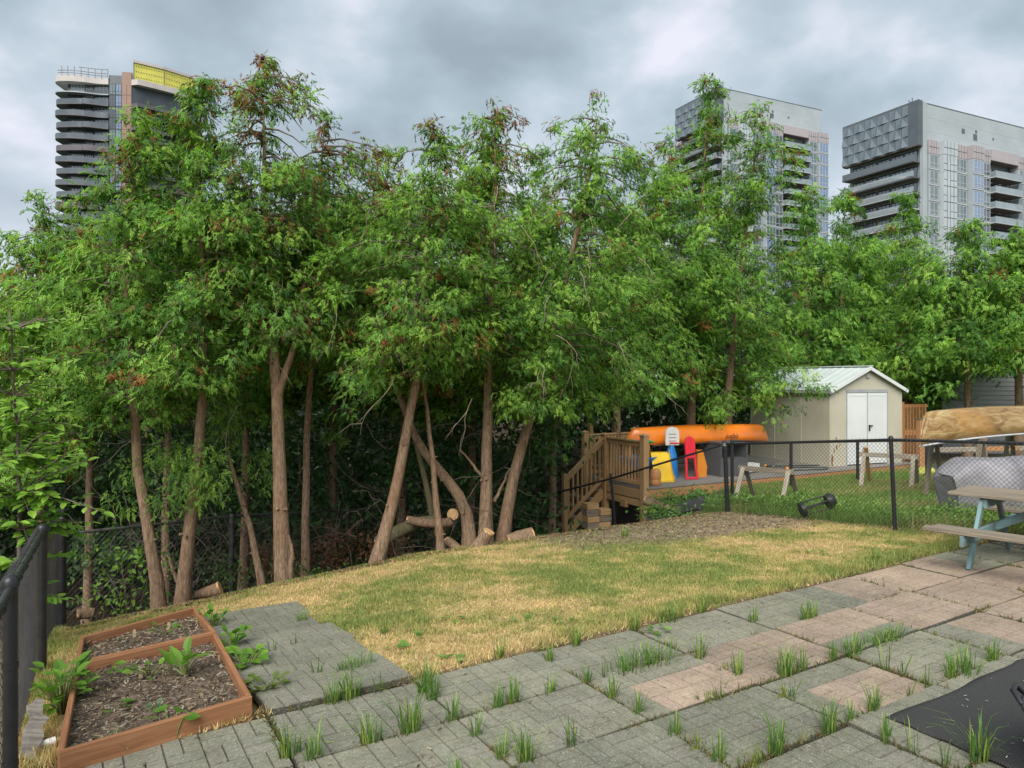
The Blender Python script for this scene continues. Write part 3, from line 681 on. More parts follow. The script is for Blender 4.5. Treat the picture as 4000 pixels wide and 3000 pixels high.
TUFTS = {'big': [tuft_mesh(s, 60, .20, .05, TG) for s in (1, 2, 3, 21, 22, 23)], 'mid': [tuft_mesh(s, 34, .15, .04, TG) for s in (4, 5, 6, 24, 25, 26)],
         'thin': [tuft_mesh(s, 11, .17, .03, (.09, .17, .04), .5) for s in (7, 8, 9, 27, 28)], 'low': [tuft_mesh(s, 45, .06, .07, (.15, .20, .04), .7) for s in (10, 11)],
         'row': [tuft_mesh(s, 75, .15, .12, TG) for s in (12, 13)]}
GT = 'grass tufts sprouting from the patio joints'
TLIST = [ # photo pixel of the foot, kind, label or None (indistinguishable ones share one)
 (1120,2955,'big','tall tuft in the joint nearest the front right corner of the planted bed'), (1240,2985,'mid',None), (430,2990,'mid','tuft at the foot of the front board of the planted bed'),
 (1375,2725,'big','thick tuft on the stepping path edge, just left of the dry lawn corner'), (1300,2745,'mid',None), (1480,2705,'thin',None), (1180,2435,'mid','dark tuft on the upper stepping slabs'),
 (1060,2560,'thin',None), (1150,2530,'thin',None), (1395,2625,'row','row of blades along the right edge of the stepping path'), (1340,2640,'mid',None), (1240,2650,'thin',None),
 (1440,2890,'big','big tuft in the joint right of the planted bed, above the lowest slab row'), (1600,2850,'big',None), (1660,2700,'big','tall tuft where lawn corner meets path and patio'), (1700,2725,'mid',None),
 (1770,2810,'mid','tuft with a straw coloured base where four grey slabs meet left of centre'), (1885,2865,'mid',None), (1940,2755,'mid',None), (2000,2740,'mid',None), (2140,2700,'mid','short bushy tuft in the middle of a joint below the lawn edge'),
 (1950,2570,'mid',None), (2120,2590,'mid','tuft at the lawn edge above the central crossing of slabs'), (2290,2660,'mid',None), (2360,2640,'thin',None), (2450,2615,'row','row of blades in the long joint below the lawn'), (2555,2590,'row',None),
 (2370,2735,'mid',None), (2240,2900,'thin','three long thin blades standing alone on a slab'), (2080,2995,'big','tall tuft at the bottom edge of the picture'), (1985,2950,'mid',None), (2480,2790,'mid','tuft just above a four-slab crossing near the centre bottom'),
 (2740,2570,'mid',None), (2780,2635,'low',None), (2865,2640,'mid',None), (2790,2715,'thin','two thin stems on the pink half slab'), (2740,2720,'low',None), (2655,2860,'mid',None), (3020,2930,'big','large tuft on the bottom joint left of the black mat'),
 (3060,2630,'big','lone dense tuft between pink and grey slabs'), (3110,2610,'mid',None), (3060,2710,'low',None), (3100,2730,'thin',None), (2880,2445,'mid','small dark tuft on the slab near the lawn edge'), (2770,2400,'mid',None),
 (3150,2425,'big','broad dark tuft in the joint beside the far lawn edge'), (3190,2420,'mid',None), (3240,2570,'mid',None), (3330,2550,'row','long row of green blades in front of the pink slabs'), (3420,2520,'row',None), (3480,2500,'row',None),
 (3470,2605,'thin',None), (3540,2630,'thin',None), (3640,2690,'thin',None), (3735,2655,'mid','tuft close to the upper edge of the black mat'), (3790,2640,'row',None), (3900,2590,'big','large light green tuft above the black mat'),
 (3240,2850,'big','bushy tuft left of the black mat corner'), (3320,2815,'mid',None), (3420,2780,'big',None), (3560,2720,'thin',None), (3830,2975,'big','arching tuft growing over the near edge of the black mat'), (3700,2990,'thin',None), (2830,2960,'mid',None), (2950,2985,'low',None),
 (1500,2480,'mid','isolated green clump in the left of the dry lawn'), (2440,2100,'mid','bright green clump at the crest of the lawn'), (3560,2060,'row','grass clump at the foot of the middle fence post'), (3690,2190,'thin',None), (3950,2170,'thin','thin tuft under the picnic table'),
 (2620,2420,'row','row of taller grass spilling over the patio edge'), (2480,2460,'mid',None), (2250,2520,'mid',None), (3420,2195,'mid',None), (1700,2985,'mid',None), (3380,2930,'mid',None), (3520,2960,'thin',None), (2600,2960,'low',None), (2320,2980,'thin',None)]
rnd = random.Random(5)
ORD = ('first', 'second', 'third', 'fourth', 'fifth', 'sixth', 'seventh', 'eighth', 'ninth', 'tenth', 'eleventh', 'twelfth', 'thirteenth')
LOOK = {'big': 'large dense', 'mid': 'medium', 'thin': 'sparse thin', 'low': 'low yellowish', 'row': 'wide bushy'}
rows_ = {}
for t_ in TLIST:
    p = gp(t_[0], t_[1]); u, v = UV(p.x, p.y)
    rw = ('on the stepping path' if (u > 4.3 and v < 2.1) else 'on the lawn or its edge' if u > 4.2 else ('in the slab row nearest the lawn' if u > 3.6 else 'in the second slab row from the lawn' if u > 2.9 else 'in the third slab row from the lawn' if u > 2.3 else 'in the front slab rows'))
    if u < 4.3 and v > -.5:        # weeds root in the joints: move the foot on to the nearest one
        ju = round((u - 1.90) / .62) * .62 + 1.90; jv = round((v - .05) / .95) * .95 + .05
        if abs(u - ju) <= abs(v - jv): u = ju + .004
        else: v = jv + .004
        p = W(u, v, -.01)
    rows_.setdefault(rw, []).append((t_[0], t_, p))
for rw, l_ in rows_.items():
    for i, (_, (x, y, k, lab), p) in enumerate(sorted(l_, key=lambda q: q[0])):
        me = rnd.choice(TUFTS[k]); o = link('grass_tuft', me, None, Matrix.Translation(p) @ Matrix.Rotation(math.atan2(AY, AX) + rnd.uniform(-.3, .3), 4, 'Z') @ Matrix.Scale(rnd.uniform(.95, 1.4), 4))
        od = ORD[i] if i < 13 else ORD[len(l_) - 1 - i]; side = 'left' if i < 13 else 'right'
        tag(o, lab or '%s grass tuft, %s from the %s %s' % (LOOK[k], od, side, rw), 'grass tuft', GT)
# moss and tiny weeds filling the joints
def joint_moss():
    rg = np.random.default_rng(33); pts = []
    for r in range(-1, 5):
        u0 = 1.90 + .62 * r; n = 2000; v = rg.uniform(-.8, 10, n); k = fbm(v * 2.2, v * 0 + r * 3.1, 3) > .50; pts.append(np.stack([np.full(k.sum(), u0) + rg.normal(0, .012, k.sum()), v[k]], 1))
    for c in range(0, 11):
        v0 = .05 + .95 * c; n = 900; u = rg.uniform(.8, 4.38, n); k = fbm(u * 2.2, u * 0 + c * 5.1, 4) > .50; pts.append(np.stack([u[k], np.full(k.sum(), v0) + rg.normal(0, .012, k.sum())], 1))
    q = np.concatenate(pts); n = len(q); P = np.stack([q[:, 1] * AX + q[:, 0] * BX, q[:, 1] * AY + q[:, 0] * BY, np.full(n, -.006)], 1)
    cols = np.array([(.13, .17, .035), (.20, .20, .05), (.20, .12, .06), (.09, .16, .03), (.27, .2, .1)]); c = cols[rg.integers(0, 5, n)] * rg.uniform(.6, 1.2, (n, 1))
    V, F, C = blades(P, rg.uniform(.010, .055, n) * (.5 + rg.random(n)), rg.uniform(.005, .011, n), c, rg, .9); o = link('joint_moss', npmesh('joint_moss', V, F, C, GRASS)); tag(o, 'moss, straw and tiny weeds filling the joints between patio slabs', 'moss', kind='stuff')
joint_moss()
def patio_debris():
    rg = np.random.default_rng(35); n = 2600; u = rg.uniform(.5, 4.38, n); v = rg.uniform(-.3, 10, n); edge = np.minimum(np.abs((u - 1.90) % .62), .62 - np.abs((u - 1.90) % .62)); k = rg.random(n) < np.where(edge < .07, .9, .25) + .5 * (u > 4.1); u, v = u[k], v[k]; n = len(u)
    P = np.stack([v * AX + u * BX, v * AY + u * BY, np.full(n, .008)], 1); a = rg.uniform(0, 6.28, n); T = np.array([(0, -.16, 0), (1, -.1, 0), (1, .1, 0), (0, .16, 0)]); cols = np.array([(.30, .22, .13), (.20, .12, .07), (.10, .07, .05), (.42, .36, .25)]); c = cols[rg.integers(0, 4, n)] * rg.uniform(.6, 1.1, (n, 1))
    leaf_stuff('debris', 'dry bits of straw and cedar needles scattered over the patio slabs', 'debris', P, np.stack([np.cos(a), np.sin(a), rg.normal(0, .05, n)], 1), np.tile((0., 0, 1), (n, 1)), rg.uniform(.006, .035, n), c, tmpl=(T, np.array([(0, 1, 2), (0, 2, 3)]), None), mat=attrmat('patio_debris', scale=12, bmp=0))
patio_debris()
# ================================================================== chain-link fences
def chain_mesh(top, bot, parent, mat, pitch=.056, wire=.0021, barb=.035):
    """woven diamonds between two polylines (lists of points with equal length parameter)"""
    segs = list(zip(top, top[1:], bot, bot[1:])); V = []; F = []
    import itertools
    off = np.array(wm(parent).translation)
    for (a, b, c, d) in segs:
        a, b, c, d = [np.array(q) for q in (a, b, c, d)]; l = np.linalg.norm(b - a); n = max(2, int(l / pitch)); h = max(np.linalg.norm(a - c), np.linalg.norm(b - d)); m = max(2, int(round(h / pitch)) )
        def P(i, j):
            s = i / n; t = j / m; return (a * (1-s) + b * s) * (1-t) + (c * (1-s) + d * s) * t
        t = (b - a) / l; nn = np.array((-t[1], t[0], 0)); nn /= max(1e-6, np.linalg.norm(nn))
        for i in range(n):
            for j in range(m):
                for (i0, j0, i1, j1, sg) in ((i, j + .5, i + .5, j, 1), (i + .5, j, i + 1, j + .5, -1), (i, j + .5, i + .5, j + 1, -1), (i + .5, j + 1, i + 1, j + .5, 1)):
                    p, q = P(i0, j0) + nn * sg * .003, P(i1, j1) + nn * sg * .003; dr = (q - p) / np.linalg.norm(q - p); sd = np.cross(dr, nn)
                    k = len(V)
                    for e in (p, q): V += [e + sd * wire, e - sd * wire * .5 + nn * wire * .87, e - sd * wire * .5 - nn * wire * .87]
                    for s3 in range(3): 
                        x, y = s3, (s3 + 1) % 3; F += [(k+x, k+y, k+3+y), (k+x, k+3+y, k+3+x)]
            if barb:   # twisted ends standing above the rail
                p = P(i + .5, 0); 
                for sg in (-1, 1):
                    q = p + np.array((0, 0, barb)) + t * sg * .016; k = len(V); V += [p + nn * wire, p - nn * wire, q]; F += [(k, k+1, k+2)]; k = len(V); V += [p + t * wire, p - t * wire, q]; F += [(k, k+1, k+2)]
    return link('chain_link_mesh', npmesh('chain_link_mesh', np.array(V) - off, np.array(F), None, mat), parent)
def post(root, top, h, r, mat, cap=True, lean=(0, 0)):
    top = Vector(top); p0 = top + Vector((lean[0], lean[1], -h)); mb = MB(); mb.tube([p0, top], r, 10); o = mb.build('post', mat, root, world=True)
    if cap:
        c = MB(); c.tube([top + Vector((0, 0, -.015)), top + Vector((0, 0, .012)), top + Vector((0, 0, .03)), top + Vector((0, 0, .038))], [r * 1.18, r * 1.18, r * .8, r * .2], 10); link('post_cap', c.mesh('post_cap', mat), o, wm(o).inverted() @ Matrix.Identity(4))
    return o
def band(root, p, r, mat):
    mb = MB(); p = Vector(p); mb.tube([p - Vector((0, 0, .012)), p + Vector((0, 0, .012))], r, 10); return mb.build('tension_band', mat, root, world=True)
# left fence
LP = [Vector((-.62, .45, 1.30)), Vector((-2.31, 3.3, 1.03)), Vector((-3.67, 5.6, .80)), Vector((-5.15, 8.2, .36)), Vector((-5.60, 8.95, .06))]
root = thing('chain_link_fence', 'black chain-link fence running away along the left of the raised beds', 'fence', (LP[2].x, LP[2].y, -.4), 0, 'chain-link fences round the garden')
for i, p in enumerate(LP):
    h = p.z - gxy(p.x, p.y) + .15; post(root, p + Vector((0, 0, .03 if i else 0)), h, .031 if i != 3 else .034, BLACK)
    for zz in (-.35, -.8): band(root, p + Vector((0, 0, zz)), .034, BLACK)
for a, b in zip(LP, LP[1:]):
    mb = MB(); off = Vector((.0, 0, 0)); mb.tube([a, b], .021, 10); mb.build('top_rail', BLACK, root, world=True)
    for k in range(1, 7):
        q = a.lerp(b, k / 7); r_ = MB(); d = (b - a).normalized(); r_.tube([q - d * .004, q + d * .004], .026, 8); r_.build('tie_wire', BLACK, root, world=True)
o_ = Vector((.03, .02, 0))
chain_mesh([p + Vector((-.03, -.02, .02)) for p in LP], [Vector((p.x - .03, p.y - .02, gxy(p.x, p.y) + .03)) for p in LP], root, simple('fence_wire_left', (.13, .13, .15), (.07, .07, .085), .5, 9), pitch=.056, wire=.0016)
# back fence
c0 = LP[-1]; c1 = Vector((1.04, 17.1, -.9))
BK = [c0.lerp(c1, t) for t in (0, .2135, .4166, .62, .82, 1.0)]; zt = [.06, -.046, -.26, -.48, -.72, -.95]
for p, z in zip(BK, zt): p.z = z
root = thing('chain_link_fence', 'old rusty grey chain-link fence behind the cedar trunks, overgrown with weeds', 'fence', (BK[2].x, BK[2].y, -1.5), 0, 'chain-link fences round the garden')
for i, p in enumerate(BK):
    if i: post(root, p, p.z - gxy(p.x, p.y) + .2, .035 if i != 1 else .04, OLDGALV)
for a, b in zip(BK, BK[1:]):
    mb = MB(); mb.tube([a, b], .022, 8); mb.build('top_rail', OLDGALV, root, world=True)
chain_mesh([p + Vector((0, -.03, .01)) for p in BK], [Vector((p.x, p.y - .03, gxy(p.x, p.y) + .02)) for p in BK], root, OLDGALV, pitch=.07, wire=.0022, barb=0)
# right fence
RP = [Vector((8.1, 4.75, 1.42)), Vector((6.69, 7.18, 1.31)), Vector((5.18, 9.8, 1.167)), Vector((3.68, 12.4, .87)), Vector((1.95, 14.15, .03)), Vector((.95, 15.25, -.42))]
root = thing('chain_link_fence', 'black chain-link fence on the right, dropping downhill past the wooden stairs', 'fence', (RP[2].x, RP[2].y, 0), 0, 'chain-link fences round the garden')
for i, p in enumerate(RP):
    base = gxy(p.x, p.y); post(root, p + Vector((0, 0, .02 if i < 4 else .06)), p.z - base + .1, (.027, .027, .027, .038, .026, .03)[i], BLACK, lean=(.05, -.02) if i in (2, 3) else (.1, -.1) if i == 4 else (0, 0))
    if i == 3:
        for zz in (-.1, -.35, -.62, -.9): band(root, p + Vector((.02, -.01, zz)), .045, BLACK)
        fb = MB(); fb.tube([p + Vector((0, 0, -.03)), p + Vector((0, 0, .02))], .05, 10); fb.build('rail_clamp', GALV, root, world=True)
for a, b in zip(RP, RP[1:]):
    mb = MB(); mb.tube([a, b], .0205, 8); mb.build('top_rail', BLACK, root, world=True)
chain_mesh([p + Vector((-.02, -.02, .015)) for p in RP[:5]], [Vector((p.x - .02, p.y - .02, gxy(p.x, p.y) + .03)) for p in RP[:5]], root, WIRE_DK, pitch=.060, wire=.0021)
# short black posts of a second fence standing beyond, by the shed
root = thing('chain_link_fence', 'short black fence with sagging wire standing close to the tan shed wall', 'fence', px(3090, 1810, 15.5), 0, 'chain-link fences round the garden')
FP = [px(2860, 1722, 15.0), px(3090, 1730, 15.8), px(3350, 1726, 16.8), px(3620, 1722, 17.2)]
for p in FP: post(root, p, p.z - gxy(p.x, p.y) + .1, .035, BLACK)
for a, b in zip(FP, FP[1:]):
    mb = MB(); mb.tube([a, b], .016, 6); mb.build('top_rail', BLACK, root, world=True)

# ================================================================== cedars
def prf(d, *rows):       # rows (photo y, half width in photo px) at depth d -> (z, radius)
    return [(CAMZ - (y - 1480) / 2800 * d, wpx / 2800 * d) for y, wpx in rows]
def tr(d, *pts, dd=0):
    q = [px(x, y, d + dd * i) for i, (x, y) in enumerate(pts)]; q[0].z = min(q[0].z, gxy(q[0].x, q[0].y)); return q
t1_ = tree('cedar_tree', 'cedar with a kinked bare trunk, nearest the left fence corner', tr(9.0, (625,2350), (595,2150), (560,1950), (530,1700), (515,1400), (490,1000), (530,700), (590,400)), .13,
     prf(9.0, (1640,140), (1500,220), (1250,320), (1000,310), (850,230), (700,180), (560,140), (460,90), (390,20)), 74, 6200, 101, dead=.06)
t2_ = tree('cedar_tree', 'cedar with a broken stub at its foot, second from the left fence', tr(9.0, (705,2335), (735,2100), (770,1800), (795,1500), (795,1100), (775,700), (790,330)), .14,
     prf(9.3, (1500,170), (1250,300), (950,300), (700,220), (500,105), (380,60), (300,20)), 74, 6200, 102, dead=.07,
     forks=[([px(700,2290,9.0), px(670,2220,8.95), px(655,2170,8.9)], .055)])
t3_ = tree('leaning_dead_trunk', 'bare grey dead trunk leaning left between the second and third cedars', tr(9.6, (1030,2285), (960,2000), (890,1760), (860,1650)), .085, [], 0, 0, 103, foliage=False, cat='tree', nseg=9)
tree('cedar_tree', 'tallest cedar, forked at head height with a thin browning top', tr(9.3, (1115,2265), (1095,2050), (1088,1800), (1080,1540), (1060,1300), (1040,900), (1020,180)), .165,
     prf(9.3, (1330,200), (1100,320), (850,300), (650,220), (450,230), (260,180), (190,110), (150,40)), 84, 6000, 104, dead=.12, sparse=(prf(9.3, (640,0))[0][0], prf(9.3, (400,0))[0][0]),
     forks=[([px(1082,1560,9.3), px(1120,1450,9.3), px(1150,1350,9.3), px(1190,1100,9.4)], .085), ([px(1135,2262,9.25), px(1140,2180,9.2), px(1130,2090,9.2)], .07)])
tree('cedar_tree', 'cedar with a thin leaning crown just right of the tallest one', tr(10.4, (1190,2260), (1200,1700), (1230,1200), (1250,800), (1270,360)), .10,
     prf(10.4, (1380,230), (1150,330), (900,300), (700,200), (500,170), (400,60)), 66, 5200, 105, dead=.09)
tree('cedar_tree', 'cedar with a long trunk leaning to the right, sawn knot halfway up', tr(9.6, (1455,2215), (1510,2050), (1555,1850), (1605,1600), (1640,1400), (1660,1000), (1700,480)), .135,
     prf(9.8, (1480,150), (1350,330), (1100,340), (850,290), (700,220), (580,150), (500,100), (460,30)), 74, 5800, 106, dead=.06)
tree('cedar_tree', 'slim split trunk crossing in front of a leaning one, left of the stumps', tr(10.0, (1725,2170), (1705,1950), (1680,1700), (1655,1480), (1640,1250)), .085, prf(10, (1380,150), (1250,200), (1100,120)), 14, 900, 107, nseg=10)
tree('leaning_dead_trunk', 'mossy trunk leaning left behind the slim split trunk', tr(10.9, (1740,2170), (1690,2000), (1640,1800), (1590,1600), (1520,1380)), .10, [], 0, 0, 108, foliage=False, nseg=10, bark=simple('mossy_bark', (.17, .15, .08), (.08, .07, .035), .95, 8, (3,3,.6), .6))
tree('cedar_tree', 'cedar with a stout curved trunk bent far over to the left', tr(10.6, (1835,2150), (1830,2040), (1790,1930), (1710,1830), (1620,1700), (1540,1480), (1500,1200)), .16, prf(11.6, (1350,300), (1150,330), (900,280), (720,150)), 50, 4200, 109, dead=.08)
tree('cedar_tree', 'cedar with a straight thick trunk right of the cut stumps', tr(10.6, (1895,2050), (1900,1800), (1905,1500), (1920,1100), (1935,700), (1930,360)), .155,
     prf(10.6, (1440,200), (1300,320), (1050,330), (850,280), (650,210), (480,140), (390,90), (345,30)), 78, 6200, 110, dead=.09, forks=[([px(1900,1880,10.6), px(1850,1820,10.7), px(1800,1760,10.8)], .045), ([px(1930,1960,10.7), px(1965,1890,10.9), px(1990,1830,11.1)], .045)])
tree('cedar_tree', 'cedar with a trunk leaning right and forking below its crown', tr(10.9, (1955,2060), (2010,1850), (2065,1650), (2110,1450), (2180,1200), (2280,800), (2350,340)), .15,
     prf(11.0, (1560,150), (1450,300), (1250,400), (1000,380), (780,300), (600,240), (480,150), (390,95), (330,30)), 92, 7400, 111, dead=.03, tips=1.1,
     forks=[([px(2085,1590,10.9), px(2130,1530,10.9), px(2165,1470,10.9), px(2200,1350,11)], .085)])
tree('cedar_tree', 'broad cedar whose boughs hang over the wooden stairs', tr(18.4, (2400,1950), (2405,1650), (2450,1300), (2590,900), (2625,470)), .17,
     prf(17.6, (1520,180), (1430,300), (1250,330), (1050,320), (800,220), (620,120), (460,30)), 84, 6600, 112, dead=.03, size=.25, tips=1.15)
tree('cedar_tree', 'tall cedar with hanging boughs in front of the shed roof', tr(19.3, (2700,1900), (2700,1600), (2720,1200), (2750,700), (2770,280)), .22,
     prf(19.0, (1500,240), (1400,370), (1200,380), (950,300), (750,280), (600,235), (480,165), (380,110), (300,60), (265,20)), 96, 7600, 113, dead=.02, size=.25, tips=1.15)
tree('cedar_tree', 'cedar with a thin wispy top beside the tall one, left of the white tower', tr(19.0, (2845,1850), (2850,1500), (2900,1000), (2985,345)), .2,
     prf(19.0, (1560,200), (1400,330), (1150,330), (900,290), (750,230), (600,180), (480,130), (400,80), (340,25)), 84, 6200, 114, dead=.05, size=.26)
for i, (x, d, top, hw, s, lab, dead) in enumerate([
    (3150, 23.5, 700, 210, 115, 'rounded cedar rising just behind the left end of the shed roof', .01), (3285, 24.5, 735, 230, 116, 'narrow cedar pointing up in the gap between the two white towers', .01),
    (3540, 25.0, 730, 250, 117, 'cedar with a bright tip in front of the striped tower balconies', .02), (3420, 27.0, 900, 280, 118, 'cedar filling the row behind the shed ridge', .01), (3780, 21.5, 850, 260, 119, 'cedar behind the tan canoe with a flat top', .01),
    (3980, 21.0, 880, 280, 120, 'cedar at the right edge of the picture above the grey garage', .01), (4180, 26.0, 850, 300, 121, 'cedar partly outside the right edge, beyond the garage', .01)]):
    tree('cedar_tree', lab, tr(d, (x, 1750), (x, 1300), (x + 5, top + 20)), .22, prf(d, (1530 if x < 3600 else 1350, hw * .8), (1420 if x < 3600 else 1290, hw * 1.1), (1250 if x < 3600 else 1200, hw * 1.05), (1080, hw * .8), ((top + 1080) / 2 - 20, hw * .45), (top - 15, 15)), 84, 5600, s, dead=dead, size=.32, tips=1.1, group='cedars behind the shed')
sprigs(t1_, [px(640,1960,8.8), px(480,1960,9.1), px(520,1850,9.1), px(630,1780,9)], 1)
sprigs(t2_, [px(720,1850,8.8), px(760,1930,8.85), px(830,1880,8.8), px(810,1790,8.9), px(700,1780,9)], 2, n=90)
sprigs(t3_, [px(870,1720,9.5), px(900,1640,9.5), px(860,1600,9.6), px(1000,1780,10), px(1020,1870,10)], 3)
tree('cedar_tree', 'ragged cedar with a spiky top standing left of the dark tower', tr(12.2, (150,2300), (160,1700), (165,1200), (170,720)), .13, prf(12.2, (1850,150), (1600,260), (1300,280), (1100,220), (950,120), (800,55), (710,15)), 74, 5200, 122, dead=.08, size=.2)
tree('cedar_tree', 'dense cedar filling the gap behind the young maple', tr(13.0, (-120,2300), (-120,1600), (-100,950)), .13, prf(13.0, (1900,260), (1500,330), (1200,280), (980,60)), 66, 4200, 123, dead=.03, size=.22, tips=1.1)
for i, (x, d, top, hw, s) in enumerate([(340, 12.4, 820, 300, 131), (640, 12.6, 700, 340, 132), (950, 12.4, 700, 350, 133), (1290, 12.6, 690, 340, 134), (1560, 12.6, 640, 330, 135), (1830, 13.0, 620, 330, 136), (2150, 13.8, 640, 360, 137), (2400, 17.5, 700, 330, 138)]):
    tree('cedar_tree', ('darker cedar of the second row, behind the first and second trunks', 'darker cedar of the second row, behind the broken stub', 'darker cedar of the second row, behind the tallest cedar', 'darker cedar of the second row, in the dip of the treetops',
        'darker cedar of the second row, behind the sawn knot', 'darker cedar of the second row, behind the straight thick trunk', 'darker cedar of the second row, behind the forked right trunk', 'darker cedar of the second row, behind the wooden stairs')[i],
        tr(d, (x, 2250), (x + 15, 1600), (x, top)), .15, prf(d, (1530 if x < 2300 else 1400, hw * .7), (1350, hw), (1100, hw), (900, hw * .6), (top, 30)), 70, 5200, s, dead=.04, size=.25, tone=.95, twigs=True, group='second row of cedars')

# ================================================================== understorey, wall of wood beyond
def woodland():
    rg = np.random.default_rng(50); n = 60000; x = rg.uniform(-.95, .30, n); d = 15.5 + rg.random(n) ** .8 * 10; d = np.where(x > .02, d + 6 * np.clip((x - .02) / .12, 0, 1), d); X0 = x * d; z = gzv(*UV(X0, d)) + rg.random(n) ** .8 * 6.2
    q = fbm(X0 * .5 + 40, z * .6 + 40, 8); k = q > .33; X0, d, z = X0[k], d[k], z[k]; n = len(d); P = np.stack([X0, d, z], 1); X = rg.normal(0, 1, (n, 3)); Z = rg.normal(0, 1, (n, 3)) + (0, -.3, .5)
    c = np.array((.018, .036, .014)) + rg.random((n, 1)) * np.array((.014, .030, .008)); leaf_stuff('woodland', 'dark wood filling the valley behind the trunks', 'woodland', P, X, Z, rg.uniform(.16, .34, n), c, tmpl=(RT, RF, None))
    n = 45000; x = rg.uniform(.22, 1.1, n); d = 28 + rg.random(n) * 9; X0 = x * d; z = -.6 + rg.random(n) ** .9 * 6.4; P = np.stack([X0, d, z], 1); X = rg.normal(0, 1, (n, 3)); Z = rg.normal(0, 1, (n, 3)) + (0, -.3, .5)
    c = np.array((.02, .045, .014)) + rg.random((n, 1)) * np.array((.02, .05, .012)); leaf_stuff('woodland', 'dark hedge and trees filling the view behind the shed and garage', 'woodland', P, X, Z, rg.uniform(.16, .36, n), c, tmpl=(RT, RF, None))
woodland()
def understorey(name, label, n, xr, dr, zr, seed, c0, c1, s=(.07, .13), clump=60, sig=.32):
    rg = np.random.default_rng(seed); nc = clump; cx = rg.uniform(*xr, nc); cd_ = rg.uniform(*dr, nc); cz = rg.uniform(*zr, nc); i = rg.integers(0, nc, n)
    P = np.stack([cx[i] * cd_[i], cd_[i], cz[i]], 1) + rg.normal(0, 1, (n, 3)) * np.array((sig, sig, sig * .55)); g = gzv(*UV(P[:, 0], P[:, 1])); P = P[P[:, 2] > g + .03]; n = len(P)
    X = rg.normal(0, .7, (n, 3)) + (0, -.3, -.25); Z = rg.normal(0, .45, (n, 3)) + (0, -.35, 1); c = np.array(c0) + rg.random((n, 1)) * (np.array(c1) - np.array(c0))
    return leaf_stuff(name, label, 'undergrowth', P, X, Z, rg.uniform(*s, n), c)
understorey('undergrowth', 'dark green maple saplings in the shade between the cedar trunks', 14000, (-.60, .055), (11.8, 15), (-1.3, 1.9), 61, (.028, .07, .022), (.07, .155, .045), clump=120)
understorey('undergrowth', 'lighter green vine leaves on the back fence at the left corner', 300, (-.60, -.50), (8.9, 9.6), (-1.0, -.2), 62, (.10, .22, .03), (.19, .33, .05), clump=14, s=(.05, .09), sig=.16)
understorey('undergrowth', 'small green shrubs and weeds along the back fence foot', 2600, (-.50, .05), (9.9, 12.4), (-1.35, -.75), 63, (.045, .11, .025), (.10, .2, .04), clump=46, s=(.04, .08), sig=.15)
understorey('undergrowth', 'bright green bushes in front of the deck, behind the corner fence post', 5200, (.205, .30), (12.9, 14.3), (-.75, -.32), 65, (.08, .19, .04), (.20, .36, .07), clump=40, s=(.05, .09), sig=.17)
understorey('undergrowth', 'reddish dead bramble leaves hanging on the back fence', 2200, (-.34, -.16), (11.2, 12.2), (-1.5, -.55), 64, (.13, .06, .035), (.25, .13, .07), clump=40, s=(.04, .09), sig=.2)
def twig_tangle(name, label, seed, n, xr, dr, zr, mat, r=.006, ln=(.6, 1.8), kind='stuff', droop=.3):
    rnd = random.Random(seed); mb = MB()
    for i in range(n):
        d = rnd.uniform(*dr); p = Vector((rnd.uniform(*xr) * d, d, rnd.uniform(*zr))); l = rnd.uniform(*ln); a = Vector((rnd.uniform(-1, 1), rnd.uniform(-.6, .6), rnd.uniform(-1, .8) - droop)).normalized(); pts = [p]
        for k in range(6):
            a = (a + Vector((rnd.uniform(-1, 1), rnd.uniform(-1, 1), rnd.uniform(-1, 1))) * .38).normalized(); pts.append(pts[-1] + a * l / 6)
            if k in (2, 4):
                b = (a + Vector((rnd.uniform(-1, 1), rnd.uniform(-1, 1), rnd.uniform(-1, 1)))).normalized(); mb.tube([pts[-1], pts[-1] + b * l * .15, pts[-1] + (b + a * .5) * l * .28], [r * .6, r * .4, r * .15], 3, cap=False)
        mb.tube(pts, [r * (1 - .14 * k) for k in range(7)], 4, cap=False)
    o = mb.build(name, mat); tag(o, label, 'twigs', kind=kind); return o
twig_tangle('twigs', 'grey tangle of bare twigs in the shade behind the trunks', 71, 240, (-.58, .06), (10.6, 14.5), (-1.3, 2.2), TWIG, r=.007)
twig_tangle('twigs', 'dry stems and vines woven over the back fence', 72, 170, (-.58, .0), (10.4, 11.8), (-1.4, .0), TWIG, r=.005, ln=(.5, 1.3))
twig_tangle('twigs', 'pale dead twigs hanging out of the cedar crowns', 73, 60, (-.52, .22), (8.6, 9.8), (1.4, 4.6), PALE_TWIG, r=.0055, ln=(.35, .9), droop=.6)
# ================================================================== neighbour's deck with railings and stairs
DECKTOP = -.33; DRZ = math.atan2(.487, .873)
deck = thing('wooden_deck', 'low wooden deck with baluster railings and stairs going down to the left', 'deck', (2.80, 15.17, DECKTOP), DRZ)
for k in range(28):                                   # deck boards run along the front edge
    y0 = .0 + k * .145; x0 = 0 if y0 < 2.2 else 1.45
    board('deck_board', (x0, y0 + .07, -.014), (9.7, y0 + .07, -.014), .138, .028, DECKWOOD, deck, world=False)
def lbeam(n, p0, p1, w_, h_, m, par=None, up=(0, 0, 1)): return board(n, p0, p1, w_, h_, m, par or deck, up=up, world=False)
lbeam('rim_board', (0, -.02, -.13), (4.85, -.02, -.13), .038, .19, RIMWOOD); lbeam('rim_board', (4.855, -.02, -.13), (9.7, -.02, -.13), .038, .19, RIMWOOD)
lbeam('rim_board', (-.022, 0, -.13), (-.022, 2.2, -.13), .038, .19, CEDARWOOD); lbeam('rim_board', (-.024, -.0, -.32), (-.024, 2.2, -.32), .036, .14, CEDARWOOD)
